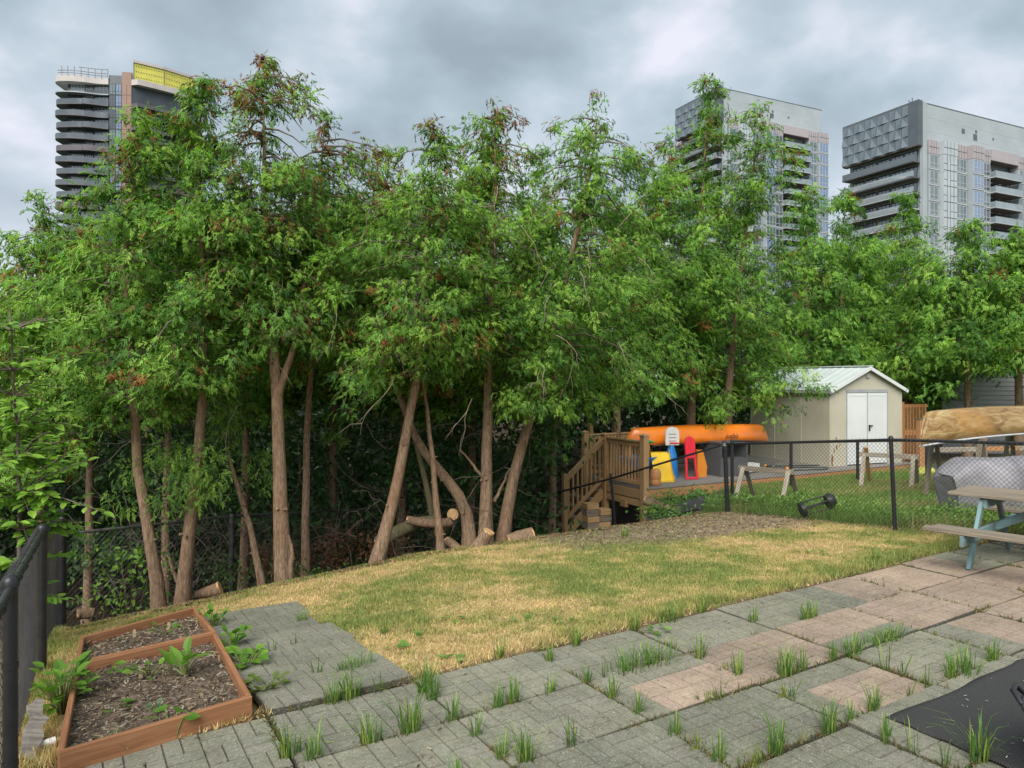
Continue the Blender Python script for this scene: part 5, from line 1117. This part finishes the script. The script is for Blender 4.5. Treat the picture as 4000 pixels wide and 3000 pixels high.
mb = MB(); mb.beam((2.62, 2.4, 3.33), (5.45, 2.4, 2.12), 5.4, .08, up=(0, 0, 1)); mb.build('roof', bpy.data.materials['dark_shingles'], gr_)
ed = thing('garden_edging', 'long pale timber edging on the grass under the yellow-brown canoe', 'edging', px(3640, 1752, 19.5), R(10))
for k in range(3): board('timber', (k * 1.35, 0, -.04), (k * 1.35 + 1.33, 0, -.04), .12, .12, PALEWOOD if k != 1 else RIMWOOD, ed, world=False)
# ================================================================== logs and stumps
def log(name, label, pts, rad, seed, cut=(1, 1), bark=None, wob=.08):
    root = thing(name, label, 'log' if name == 'log' else name, pts[0]); rnd = random.Random(seed); P = jitter_curve(pts, 8, .008, rnd); rads = [rad[0] + (rad[1] - rad[0]) * i / 7 for i in range(8)]
    mb = MB(); mb.tube(P, rads, 12, wob=wob, seed=seed, cap=False); mb.build('bark', bark or BARK, root, world=True)
    for k, e in enumerate(((0, 1), (7, 6))):
        d = (P[e[0]] - P[e[1]]).normalized(); r_ = rads[e[0]] * .97; mb = MB(); mb.tube([P[e[0]] - d * .02, P[e[0]] + d * .004], r_, 14); mb.build('cut_face', CUT if cut[k] else BARK_DK, root, world=True)
    return root
log('log', 'sawn log on end, its round pale face towards the camera', [px(1770,2010,10.6), px(1790,2000,11.1), px(1800,1990,11.5)], (.088, .085), 1, cut=(1, 0))
log('log', 'mossy split log propped behind the leaning trunks', [px(1480,2120,10.9), px(1560,2075,10.8), px(1650,2040,10.7), px(1720,2035,10.6)], (.11, .085), 2, cut=(1, 0), bark=bpy.data.materials['mossy_bark'])
log('log', 'second log resting crosswise on the mossy one', [px(1590,2030,10.5), px(1680,2045,10.45), px(1760,2040,10.6)], (.06, .07), 22, cut=(1, 0))
log('log', 'thick bare log lying right of the cut stumps', [px(1985,2115,10.6), px(2035,2098,10.65), px(2082,2085,10.7)], (.105, .10), 3, cut=(1, 1))
log('log', 'small grey log half hidden at the foot of the second cedar', [px(765,2325,9.2), px(810,2312,9.2), px(860,2300,9.2)], (.05, .10), 4, cut=(0, 1))
log('log', 'short dark log end at the far left of the lawn crest', [px(300,2400,8.6), px(360,2395,8.7)], (.06, .06), 5)
log('log', 'bleached chunk of wood behind the slim split trunk', [px(1745,2110,10.3), px(1780,2140,10.25), px(1800,2170,10.2)], (.06, .075), 6)
log('stump', 'stout stump with an orange slanted cut beside the stout curved trunk', [px(1850,2160,10.0), px(1880,2120,10.0), px(1912,2075,9.95)], (.12, .085), 7, cut=(0, 1))
for (x, y) in ((1788, 2165), (1822, 2130), (1852, 2140), (1892, 2135)):
    pass
log('log', 'curving bark-covered log under the deck edge, behind the fence', [px(2520,1955,13.6), px(2600,1985,13.4), px(2680,2000,13.2), px(2760,2003,13.0)], (.09, .05), 8, bark=BARK)
log('log', 'round pale log end among the stumps', [px(1715,2075,10.7), px(1722,2072,11.0)], (.09, .09), 9)
tp = thing('ground_sheet', 'dark grey ground sheet draped between the stair post and the log', 'sheet', px(2600, 2040, 13.3)); mb = MB(); rr_ = random.Random(4)
G_ = [[px(2525 + 25 * i, 2045 - 7 * i - 14 * j, 13.0 + j * .14) + Vector((0, 0, rr_.uniform(-.02, .02) - .0)) for i in range(10)] for j in range(4)]
vs = [p for r_ in G_ for p in r_]; fs = [(j*10+i, j*10+i+1, (j+1)*10+i+1, (j+1)*10+i) for j in range(3) for i in range(9)]; n0 = len(vs); vs += [v - Vector((0, 0, .012)) for v in vs]; fs += [tuple(n0 + k for k in f[::-1]) for f in fs[:]]
mb.add(vs, fs, True); mb.build('sheet', simple('dark_sheet', (.055, .055, .06), (.03, .03, .033), .6, 4, bmp=.4), tp, world=True)
dw = thing('driftwood', 'pale grey driftwood plank leaning on the left fence beside the planted bed', 'driftwood', gp(110, 2960)); P = [px(105, 2965, 3.75), px(125, 2880, 3.95), px(140, 2790, 4.15), px(150, 2740, 4.3)]
DW = wood('driftwood_grey', (.36, .33, .29), (.15, .13, .11), bmp=1.0); mb = MB()
mb.loft([[p + Vector((a * w_, b * .02, c * .02)) for a, b, c in ((-1, 0, 0), (-.5, 1, .3), (.6, 1, 0), (1, 0, .2), (.3, -1, 0), (-.4, -1.2, .2))] for p, w_ in zip(jitter_curve(P, 9, .018, random.Random(2)), (.02, .045, .05, .062, .05, .056, .045, .05, .03))], smooth=False); mb.build('plank', DW, dw, world=True)
bt = thing('bottle', 'small white bottle with a purple cap lying in the straw by the left fence', 'bottle', gp(140, 2940)); mb = MB(); mb.tube([(0, 0, .03), (.07, .06, .035)], .022, 10); mb.build('body', WHP, bt); mb = MB(); mb.tube([(-.02, -.017, .028), (-.001, -.001, .03)], .014, 8); mb.build('cap', simple('purple_cap', (.08, .04, .35), (.06, .03, .3), .4), bt)

# ================================================================== black mat on the patio
def mat_obj():
    root = thing('doormat', 'black ribbed rubber mat with a folded far corner on the slabs', 'mat', W(1.8, 4.9, .012), math.atan2(AY, AX)); nx, ny = 44, 34; lx, ly = 2.3, 1.25; mb = MB(); top = []; rnd = random.Random(9)
    for i in range(nx + 1):
        for j in range(ny + 1):
            x = -.82 + lx * i / nx; y = .61 - ly * j / ny; z = .004 + .0015 * math.sin(x * 9 + y * 4) + .003 * math.exp(-((x + .1) / .12) ** 2) * (j < 5) + .018 * math.exp(-((x - .75) / .07) ** 2 - ((y - .55) / .2) ** 2) + .012 * (i == 0) * math.sin(j * .5) ** 2
            y += -.015 * math.exp(-((x + .05) / .2) ** 2) * (j < 3) + .01 * math.sin(x * 7) * (j == 0); top.append(Vector((x, y, z)))
    vs = top + [p - Vector((0, 0, .009)) for p in top]; n = len(top); q = lambda i, j: i * (ny + 1) + j; fs = []
    for i in range(nx):
        for j in range(ny): f = (q(i, j), q(i, j+1), q(i+1, j+1), q(i+1, j)); fs += [f, tuple(n + k for k in f[::-1])]
    for i in range(nx): fs += [(q(i, 0), q(i+1, 0), n+q(i+1, 0), n+q(i, 0)), (q(i+1, ny), q(i, ny), n+q(i, ny), n+q(i+1, ny))]
    for j in range(ny): fs += [(q(0, j+1), q(0, j), n+q(0, j), n+q(0, j+1)), (q(nx, j), q(nx, j+1), n+q(nx, j+1), n+q(nx, j))]
    m, N, L, p, o = newmat('black_mat'); tcn = N.new('ShaderNodeTexCoord'); wv = N.new('ShaderNodeTexWave'); wv.bands_direction = 'Y'; wv.inputs['Scale'].default_value = 26; wv.inputs['Distortion'].default_value = 1.2; wv.inputs['Detail'].default_value = 2; L.new(tcn.outputs['Object'], wv.inputs['Vector'])
    f = noise(N, L, 5, 5); f2 = noise(N, L, 90, 3); c = mixc(N, L, f, ramp(N, L, wv.outputs['Fac'], [(.2, (.016, .016, .017)), (.8, (.050, .050, .052))]), (.045, .043, .042)); c = mixc(N, L, ramp(N, L, f2, [(.68, (0,0,0)), (.75, (.5,.5,.5))]), c, (.2, .18, .15)); L.new(c, p.inputs['Base Color']); p.inputs['Roughness'].default_value = .85
    bump(N, L, p, wv.outputs['Fac'], .6, .01); mb.add(vs, fs, True); mb.build('mat_sheet', m, root)
    rg = np.random.default_rng(3); n = 130; P = np.stack([rg.uniform(-.75, 1.4, n), rg.uniform(-.6, .55, n), np.full(n, .016)], 1); a = rg.uniform(0, 6.28, n); V, F, C = stamp(np.array([(0, -.15, 0), (1, -.1, 0), (1, .1, 0), (0, .15, 0)]), np.array([(0, 1, 2), (0, 2, 3)]), P, np.stack([np.cos(a), np.sin(a), 0 * a + .1], 1), np.tile((0, 0, 1.), (n, 1)), rg.uniform(.006, .022, n), np.array((.42, .38, .3)) * rg.uniform(.5, 1.3, (n, 1)))
    o = link('crumbs', npmesh('crumbs', V, F, C, attrmat('crumb', bmp=0)), root); o['kind'] = 'stuff'
mat_obj()
tb = thing('plastic_tub', 'black plastic tub with a wide rim at the bottom right corner', 'tub', (2.90, 3.40, .01)); mb = MB()
mb.tube([(0, 0, z) for z in (0, .02, .18, .32, .35, .355, .33, .1)], [.24, .26, .30, .345, .385, .375, .33, .27], 28); mb.build('body', BLACK, tb); mb = MB(); mb.tube([(math.cos(a) * .392, math.sin(a) * .392, .352) for a in [k * math.pi / 16 for k in range(33)]], .012, 6, cap=False); mb.build('rim', BLACK, tb)
for a in (2.4, 5.4): mb = MB(); mb.tube([(math.cos(a - .2) * .39, math.sin(a - .2) * .39, .35), (math.cos(a - .1) * .43, math.sin(a - .1) * .43, .40), (math.cos(a + .1) * .43, math.sin(a + .1) * .43, .40), (math.cos(a + .2) * .39, math.sin(a + .2) * .39, .35)], .014, 6); mb.build('handle', BLACK, tb)

# ================================================================== picnic table
def m_bluewood():
    m, N, L, p, o = newmat('peeling_blue_paint'); f = noise(N, L, 7, 6, .65, stretch=(.5, 2, 2)); f2 = noise(N, L, 2, 3)
    c = ramp(N, L, f, [(.34, (.17, .15, .12)), (.44, (.13, .20, .20)), (.6, (.16, .27, .285)), (.8, (.25, .38, .40))]); L.new(c, p.inputs['Base Color']); p.inputs['Roughness'].default_value = .7; bump(N, L, p, f, .3, .006); return m
BLUEW = m_bluewood(); Lx = Vector((.66, -.75, 0)).normalized(); Cx = Vector((.75, .66, 0)).normalized(); O = Vector((4.83, 7.95, 0))
def tp_(l, c, z): return O + Lx * l + Cx * c + Vector((0, 0, z))
pt = thing('picnic_table', 'weathered grey picnic table on peeling turquoise legs', 'picnic table', (4.77, 7.49, 0), math.atan2(-.75, .66))
for k in range(5): board('tabletop_plank', tp_(-.0 + .012 * (k % 2), .07 + k * .147, .735), tp_(1.85, .07 + k * .147, .735), .138, .036, GREYWOOD, pt)
for c0 in (-.64, 1.20):
    for k in range(2): board('bench_plank', tp_(-.02 + .06 * k, c0 + k * .147, .44), tp_(1.85, c0 + k * .147, .44), .138, .036, GREYWOOD, pt)
for l in (.31, 1.55):
    board('leg', tp_(l, .10, .70), tp_(l, -.36, 0), .085, .038, BLUEW, pt, up=Lx); board('leg', tp_(l, .62, .70), tp_(l, 1.08, 0), .085, .038, BLUEW, pt, up=Lx)
    board('seat_support', tp_(l + .04, -.72, .36), tp_(l + .04, 1.42, .36), .038, .11, BLUEW, pt); board('top_support', tp_(l + .04, .04, .66), tp_(l + .04, .70, .66), .038, .1, BLUEW, pt)
board('brace', tp_(.36, .36, .37), tp_(.95, .36, .70), .085, .038, BLUEW, pt, up=Cx); board('brace', tp_(1.52, .36, .37), tp_(.97, .36, .70), .085, .038, BLUEW, pt, up=Cx)

# ================================================================== young broad-leaved tree at the left
def young_tree():
    rg = np.random.default_rng(19); rnd = random.Random(19); base = Vector((-4.34, 6.3, gxy(-4.34, 6.3))); root = thing('young_tree', 'young light green broad-leaved tree overhanging the left fence', 'tree', base)
    st = jitter_curve([base, base + Vector((.02, 0, 1.3)), base + Vector((-.05, 0, 2.5)), base + Vector((-.12, .05, 3.05))], 12, .012, rnd); mb = MB(); mb.tube(st, [.024 - .0016 * i for i in range(12)], 8); mb.build('trunk', TWIG, root, world=True)
    mb = MB(); P = []; X = []; Zs = []; s = []
    for i in range(120):
        h = rnd.uniform(.25, 1.0); k = min(11, int(h * 11)); a = rnd.uniform(0, 6.28); l = rnd.uniform(.22, .56) * (1.15 - .4 * h); 
        if i < 3: a = (-.15, -.4, .1)[i]; l = (.80, .62, .5)[i]; k = 5 if i < 2 else 6
        d = Vector((math.cos(a), math.sin(a), rnd.uniform(-.2, .8))); p0 = st[k]; pts = [p0, p0 + d * l * .5 + Vector((0, 0, .03)), p0 + d * l + Vector((0, 0, -.06))]; mb.tube(pts, [.008, .006, .003], 4, cap=False)
        for j in range(13):
            t = .25 + .75 * (j / 12); q = pts[0].lerp(pts[2], t) + Vector((0, 0, .1 * t * (1 - t))); sd = (-1) ** j; sv = Vector((-d.y, d.x, 0)) * sd; x = d * .5 + sv * .9 + Vector((0, 0, rnd.uniform(-.55, .15))); 
            if j == 12: x = d + Vector((0, 0, -.3))
            P.append(q + sv * .015); X.append(x); Zs.append((rnd.uniform(-.35, .35), rnd.uniform(-.6, .1), 1)); s.append(rnd.uniform(.07, .125))
    n = len(P); c = np.array((.13, .28, .04)) + rg.random((n, 1)) ** 1.3 * np.array((.18, .24, .04)); V, F, C = stamp(LT, LF, np.array(P) - np.array(base), np.array(X), np.array(Zs), np.array(s), c, LS); link('leaves', npmesh('leaves', V, F, C, LEAF), root); mb.build('branches', TWIG, root, world=True)
young_tree()
def broad_tree(label, base, h, r, seed, c0, c1, n=5000, s=(.10, .18)):
    rg = np.random.default_rng(seed); root = thing('broadleaf_tree', label, 'tree', base); mb = MB(); mb.tube([(0, 0, 0), (.05, 0, h * .5), (0, 0, h * .9)], [.1, .07, .03], 8); mb.build('trunk', BARK_DK, root)
    nc = 60; cc = rg.normal(0, 1, (nc, 3)); cc = norm(cc) * rg.uniform(.4, 1, (nc, 1)) * (r, r, h * .33) + (0, 0, h * .68); i = rg.integers(0, nc, n); P = cc[i] + rg.normal(0, .24, (n, 3)); X = norm(cc[i] - (0, 0, h * .6)) + rg.normal(0, .5, (n, 3)) + (0, 0, -.3); Z = rg.normal(0, .5, (n, 3)) + (0, 0, 1)
    c = np.array(c0) + rg.random((n, 1)) * (np.array(c1) - np.array(c0)); V, F, C = stamp(LT, LF, P, X, Z, rg.uniform(*s, n), c, LS); link('crown', npmesh('crown', V, F, C, LEAF), root)
p = px(-40, 2000, 14.5); p.z = gxy(p.x, p.y); broad_tree('yellow-green broad-leaved tree at the left edge behind the ragged cedar', p, 1.95 + 1480 * 0 + 6.2, 1.3, 41, (.10, .24, .03), (.20, .36, .05), n=6500)
# ================================================================== towers
WHC = simple('white_concrete', (.37, .41, .435), (.32, .36, .385), .6, .3); PNL = simple('pale_metal_panel', (.52, .56, .58), (.44, .48, .51), .4, .4, metal=.2); PINKP = simple('pinkish_metal_panel', (.40, .35, .36), (.35, .32, .335), .4, .4)
DKP = simple('dark_slate_cladding', (.13, .15, .165), (.10, .12, .135), .45, .4, metal=.3); TRI = simple('folded_grey_panel', (.25, .29, .32), (.20, .235, .26), .3, .3, metal=.5); SOFF = simple('brown_soffit', (.17, .12, .10), (.13, .09, .08), .7, .3)
def glass(name, c, r=.08): 
    m, N, L, p, o = newmat(name); f = noise(N, L, .8, 2); L.new(ramp(N, L, f, [(.3, tuple(x * .75 for x in c)), (.7, c)]), p.inputs['Base Color']); p.inputs['Roughness'].default_value = r; p.inputs['Specular IOR Level'].default_value = 1.0; p.inputs['IOR'].default_value = 1.9; return m
GB = glass('blue_window_glass', (.16, .24, .40)); GT_ = glass('teal_window_glass', (.10, .15, .16)); GD = glass('dark_window_glass', (.035, .045, .055)); GP = glass('balcony_glass', (.24, .30, .32), .15); GDK = glass('smoked_balcony_glass', (.06, .075, .085), .12)
MULL = simple('white_mullion', (.44, .47, .5), (.4, .42, .45), .5, 1); DMULL = simple('dark_mullion', (.05, .055, .06), (.04, .04, .045), .5, 1)
_wc = {}
def window(parent, p, ax, w_, h_, glassm, frame_m, cols=2, sill=.3, nm='window'):
    """window unit: frame with mullions as one mesh, pane as its child. ax: 0 faces -y, 1 faces -x (local)"""
    key = (round(w_, 2), round(h_, 2), glassm.name, frame_m.name, cols, ax)
    if key not in _wc:
        t = .09; mb = MB()
        def bb(m, a, b, c, d, y0, y1): m.box(a, b, y0, y1, c, d) if ax == 0 else m.box(y0, y1, a, b, c, d)
        bb(mb, 0, w_, 0, t, -.06, .02); bb(mb, 0, w_, h_ - t, h_, -.06, .02); bb(mb, t * .0, t, t, h_ - t, -.06, .02); bb(mb, w_ - t, w_, t, h_ - t, -.06, .02)
        for k in range(1, cols): bb(mb, w_ * k / cols - t / 2, w_ * k / cols + t / 2, t, h_ - t, -.06, .02)
        if sill: bb(mb, t, w_ - t, h_ * sill - t / 2, h_ * sill + t / 2, -.055, .015)
        g = MB(); bb(g, t * .5, w_ - t * .5, t * .5, h_ - t * .5, -.02, .0); _wc[key] = (mb.mesh('window', frame_m), g.mesh('pane', glassm))
    f = link(nm, _wc[key][0], parent, Matrix.Translation(p)); link('pane', _wc[key][1], f); return f
def tower(label, corner, H, LF, LR, floors=9, band=True):
    root = thing('apartment_tower', label, 'tower', (corner[0], corner[1], -4), math.atan2(.43, .90), 'pale apartment towers with folded-panel crowns'); H = H + 4; rnd = random.Random(int(H))
    B_ = lambda nm, m, *b: (lambda mb: (mb.box(*b), mb.build(nm, m, root))[1])(MB())
    B_('core', WHC, .35, LR, .35, LF, 0, H - .6); B_('fascia', WHC, .35, LR, 0.0, .34, H - 7.2, H); B_('roof_edge', DKP, .3, LR, -.05, .3, H + .005, H + .15); B_('corner_pier', WHC, -.1, 1.0, -.3, .33, 0, H - .02); [B_('facade_seam', PNL, 1.01, LR, -.02, -.001, H - q, H - q + .08) for q in (2.4, 4.9)]; B_('roof_slab', WHC, .36, LR, .35, LF, H - .59, H)
    for (x, z, s) in ((11.5, 3.9, .9), (15, 4.7, 1.2), (15.6, 3.3, .6), (21, 3.9, .5)): B_('vent', DKP, x, x + s, -.03, -.002, H - z, H - z + s)
    # dark crown box with folded panels
    HB = 7.9; y1 = LF + .4; B_('crown_box', DKP, -1.3, -.12, -.25, y1, H - HB, H + .3); B_('crown_soffit', SOFF, -1.28, -.1, -.2, y1 - .05, H - HB - .12, H - HB - .005)
    ncol, nrow = 11, 4; y0 = 1.7; cw = (y1 - y0) / ncol; ch = (HB - .2) / nrow
    def tri(flip):
        w_, h_ = cw - .08, ch - .08; d = .36; mb = MB(); base = [(0, 0, 0), (0, w_, 0), (0, w_, h_), (0, 0, h_)]
        if not flip: mb.add(base + [(-d, w_, 0), (-d * .3, 0, h_)], [(0, 2, 4), (0, 4, 1), (1, 4, 2), (0, 5, 2), (0, 3, 5), (3, 2, 5)])
        else: mb.add(base + [(-d, 0, 0), (-d * .3, w_, h_)], [(1, 4, 3), (0, 4, 1), (0, 3, 4), (1, 3, 5), (1, 5, 2), (2, 5, 3)])
        return mb.mesh('folded_panel', TRI)
    TM = [tri(0), tri(1)]
    for i in range(ncol):
        for j in range(nrow): link('folded_panel', TM[(i + j) % 2], root, Matrix.Translation((-1.31, y0 + i * cw + .04, H - HB + .1 + j * ch + .04)))
    FH = 2.9
    for k in range(floors):                  # left face: long balconies with glass fronts
        z = H - HB - 2.95 - FH * k
        if z < 6: break
        b = B_('balcony', WHC if k > 1 else DKP, -1.7, .3, .4, LF + .2, z, z + .22); 
        mb = MB(); mb.box(-1.68, -1.63, .45, LF + .15, z + .222, z + 1.3); mb.build('parapet_glass', GP if k else GDK, b)
        if k > 0:
            mb = MB()
            for q in range(7): 
                pts = [(-1.70, .5 + (LF - 1) * t, z + .3 + .9 * (q / 7) * (1 - (2 * t - 1) ** 2) ) for t in [s / 14 for s in range(15)]]; mb.tube(pts, .035, 3, cap=False)
            mb.build('curved_fins', MULL, b)
        mb = MB(); mb.box(-1.66, .28, .42, LF + .18, z - .06, z - .003); mb.build('soffit', SOFF, b)
        for i in range(5): window(root, (.24, 1.0 + i * (LF - 1.5) / 5, z + .25), 1, (LF - 1.5) / 5 - .35, 2.35, GD if (i + k) % 3 else GT_, DMULL, 3, 0)
    segs = [(1.3, 3.9, .5, 'w', GT_), (4.1, 8.0, 1.4, 'p', None), (8.2, 11.4, 1.0, 'w', GT_), (11.6, 14.9, 2.1, 'w', GB), (15.1, 17.8, 1.5, 'w', GD)]
    x = 18.0
    while x < LR - 8: segs += [(x, x + 8.5, 0, 'b', None), (x + 8.7, x + 11.5, 1.6, 'w', GT_), (x + 11.7, x + 15, 2.1, 'w', GB)]; x += 15.2
    for (a, b, o_, t, g) in segs:
        top = H - 7.2 if t != 'b' else H - 7.0; a_, b_ = a, min(b, LR)
        if t != 'b':
            B_('bay', PNL if t == 'p' else WHC, a_, b_, -o_, -.002, 0, top - 2.0); B_('bay_parapet', PINKP if t != 'p' else PNL, a_ - .04, b_ + .04, -o_ - .06, -.004, top - 1.99, top + .5)
            mb = MB(); [mb.box(a_ + (b_ - a_) * q / 4 - .03, a_ + (b_ - a_) * q / 4 + .03, -o_ - .09, -o_ - .061, top - 1.9, top + .45) for q in range(1, 4)]; mb.box(a_, b_, -o_ - .1, -o_ - .062, top - .8, top - .72); mb.build('parapet_joints', DKP, root)
        else: B_('bay_parapet', PINKP, a_ - .1, b_, -1.7, -.004, top - 1.6, top + .5); B_('soffit', SOFF, a_, b_, -1.65, -.01, top - 1.7, top - 1.605)
        for k in range(floors + 1):
            z = H - 7.2 - 2.0 - FH * (k + 1) + .28
            if z < 6: break
            if t == 'w':
                window(root, (a_ + .12, -o_ - .03, z + .1), 0, b_ - a_ - .24, 2.35, g if rnd.random() > .15 else GT_, MULL, 3 if b_ - a_ > 3 else 2, .33)
                B_('floor_band', MULL, a_ - .05, b_ + .05, -o_ - .13, -o_ - .002, z - .26, z - .02)
            elif t == 'p':
                mb = MB(); mb.box(a_ + .05, b_ - .05, -o_ - .05, -o_ - .002, z - .3, z - .22); [mb.box(a_ + q, a_ + q + .05, -o_ - .05, -o_ - .002, z - .2, z + 2.55) for q in (1.0, 1.9, 2.9)]; mb.box(a_ + .05, a_ + .95, -o_ - .045, -o_ - .002, z + .9, z + .96); mb.box(a_ + 2.0, a_ + 3.8, -o_ - .045, -o_ - .002, z + .9, z + .96); mb.build('panel_joints', DKP, root)
            else:
                bl = B_('balcony', WHC, a_ - .3, b_, -2.6, -.01, z - .3, z - .08); mb = MB(); mb.box(a_ - .28, b_, -2.58, -2.53, z - .078, z + .95); mb.box(a_ - .28, a_ - .23, -2.52, -.05, z - .078, z + .95); mb.build('parapet_glass', GP, bl); mb = MB(); mb.box(a_ - .28, b_, -2.57, -.02, z - .36, z - .303); mb.build('soffit', SOFF, bl)
                mb = MB(); mb.box(a_ - .3, b_, -2.6, -2.52, z + .955, z + 1.0); mb.build('handrail', MULL, bl)
                for i in range(3): window(root, (a_ + .4 + i * 2.75, -.06, z), 0, 2.4, 2.3, GD, DMULL, 2, 0)
    # roof gear
    mb = MB(); mb.tube([(2, 3, H + .2), (2, 3, H + 1.6)], .12, 6); mb.tube([(-.5, 1.5, H + .3), (-.2, 2.5, H + 1.2)], .08, 6); mb.tube([(-.5, 1.5, H + .3), (-.5, 1.5, H + 1.3)], .09, 6); mb.tube([(.6, 1, H + .2), (.6, 1, H + 1.1)], .09, 6); mb.build('roof_gear', DKP, root)
    return root
tower('pale apartment tower at the right edge of the picture, its folded-panel crown fully visible', (74.9, 131, 0), 52.5, 15.6, 48)
tower('farther pale apartment tower half hidden by the tall cedar', (50.7, 172, 0), 71.7, 16, 33, floors=12)

# dark tower under construction at the left
def dark_tower():
    z0 = 78.6; d = 182; root = thing('construction_tower', 'dark tower under construction with wavy balconies and yellow insulation on top', 'tower', (px(495, 0, d).x, d, -4), R(6)); H = z0 + 4; FH = 2.9
    B_ = lambda nm, m, *b: (lambda mb: (mb.box(*b), mb.build(nm, m, root))[1])(MB())
    CW = simple('dark_curtain_wall', (.07, .085, .10), (.05, .06, .075), .3, .4); BRN = simple('copper_panel', (.24, .13, .09), (.19, .10, .07), .4, .4); BAL = simple('plum_grey_balcony', (.115, .10, .115), (.09, .08, .095), .5, .4); BEI = simple('beige_concrete', (.50, .45, .44), (.44, .40, .39), .6, .4)
    YI = simple('yellow_insulation', (.62, .58, .10), (.5, .47, .09), .7, .6)
    # local: x to the right, y away. left face spans x -14.6..-1, right face recedes from x 1
    B_('core', CW, -14.4, -.9, .6, 16, 0, H - 2.0); B_('curtain_wall', CW, -4.2, -1.1, -.1, .59, 0, H + .3); 
    c = B_('copper_strip', BRN, -1.09, 1.2, -.2, .6, 0, H + 1.2)
    mb = MB(); mb.prism([(1.21, 0), (13.5, 8.2), (13.5, 13), (1.21, 13)], Matrix.Identity(4), H - 1.5); mb.build('core', CW, root)
    for k in range(26):
        z = H - 4.6 - FH * k
        if z < 20: break
        for (x, w_, g) in ((-4.1, 1.4, GD), (-2.6, 1.4, GB)): window(root, (x, -.14, z), 0, w_, 2.75, g if (k + int(x)) % 4 else GT_, DMULL, 2, .3)
        mb = MB(); mb.box(-1.05, 1.15, -.24, -.202, z - .06, z + .02); mb.box(.02, .08, -.24, -.202, z + .03, z + 2.7); mb.build('panel_joint', DMULL, root)
        for i, (x, w_) in enumerate(((-13.6, 3.2), (-10.2, 1.9), (-8.0, 3.4))): window(root, (x, .55, z), 0, w_, 2.5, GD if (i + k) % 3 else GT_, MULL if (k * 3 + i) % 4 == 0 else DMULL, 4, .35)
        # wavy slab with rounded outer end
        top = k == 0; sh = .35 * math.sin(k * 1.9)
        def edge(x, k=k): return -1.1 - .75 * math.sin((x + 14) * .42 + (0 if k % 2 else 1.1)) * (.6 if x < -10 else 1)
        xs = [-4.25 - .45 * q for q in range(26)]; front = [(x, edge(x)) for x in xs if x > -15.6]; ey = front[-1][1]
        ends = [(-16.4, ey + .35), (-17.1, ey + 1.2), (-17.4, ey + 2.4), (-17.3, 4.5), (-16.6, 6.5), (-15.0, 7.4), (-14.4, 7.5)]
        poly = front[::-1]; poly = ends[::-1] + poly + [(-4.25, .5), (-14.35, .55)]
        mat_ = BEI if top else BAL; zz = H - 1.9 if top else z + 0.0
        mb = MB(); mb.prism(poly, Matrix.Translation((0, 0, zz - .25)), 1.5 if top else .25); b = mb.build('balcony' if not top else 'roof_rim', mat_, root)
        if top:
            mb = MB(); mb.prism(poly, Matrix.Translation((0, 0, z - .25)), .25); b = mb.build('balcony', WHC, root)
        wall = [(x, y - .0) for x, y in (front + ends)]
        mb = MB(); hgt = 1.15
        for (p0, p1) in zip(wall, wall[1:]): mb.add([(p0[0], p0[1], z), (p1[0], p1[1], z), (p1[0], p1[1], z + hgt), (p0[0], p0[1], z + hgt), (p0[0], p0[1] + .08, z), (p1[0], p1[1] + .08, z), (p1[0], p1[1] + .08, z + hgt), (p0[0], p0[1] + .08, z + hgt)], [(0, 1, 2, 3), (4, 7, 6, 5), (3, 2, 6, 7)])
        if not top: mb.build('parapet', GDK if k % 5 else BAL, b)
        # receding right face balconies
        mb = MB(); pr = [(1.25, -.3), (3.0, -.9 - .3 * math.sin(k)), (6, 1.0), (10, 4.0), (13.6, 6.9), (13.5, 8.1), (1.25, 0)]
        mb.prism(pr, Matrix.Translation((0, 0, (H - 1.9 if top else z) - .2)), 1.4 if top else .9); mb.build('roof_rim' if top else 'balcony', BEI if top else BAL, root)
    # roof: guard rails and penthouse with yellow insulation
    xs = [-4.3 - .5 * q for q in range(24)]
    for hh in (.5, 1.1, 2.1):
        mb = MB(); mb.tube([(x, -1.1 - .6 * math.sin((x + 14) * .42 + 1.1), H - .6 + hh) for x in xs if not (hh > 2 and x < -11)], .09, 5); mb.build('guard_rail', GALV, root)
    for x in xs[::3]: mb = MB(); y = -1.1 - .6 * math.sin((x + 14) * .42 + 1.1); mb.tube([(x, y, H - .7), (x, y, H + 1.5)], .08, 5); mb.build('guard_post', GALV, root)
    pn = [(1.3, 1.0), (7.4, 4.6), (13.4, 10.0), (11, 13), (1.3, 13)]; mb = MB(); mb.prism(pn, Matrix.Translation((0, 0, H - 1.45)), 5.6); ph = mb.build('penthouse', YI, root)
    mb = MB(); mb.prism([(p[0] + .0, p[1] - .3) for p in pn], Matrix.Translation((0, 0, H + 4.2)), .7); mb.build('penthouse_roof', BEI, root)
    mb = MB(); rnd = random.Random(5)
    for t in [q / 12 for q in range(13)]:
        for (p0, p1) in ((pn[0], pn[1]), (pn[1], pn[2])):
            for zz in (.6, 2.0, 3.4): x = p0[0] + (p1[0] - p0[0]) * t; y = p0[1] + (p1[1] - p0[1]) * t; mb.box(x - .09, x + .09, y - .12, y - .02, H + zz, H + zz + .18)
    mb.build('insulation_fixings', DMULL, ph)
    for (x, y) in (pn[0], pn[1], (12, 9)): mb = MB(); mb.tube([(x, y - .06, H - .2), (x, y - .06, H + 4.3)], .1, 5); mb.build('corner_stud', GALV, ph)
dark_tower()
# overhead wires at far left and a distant haze-free finish
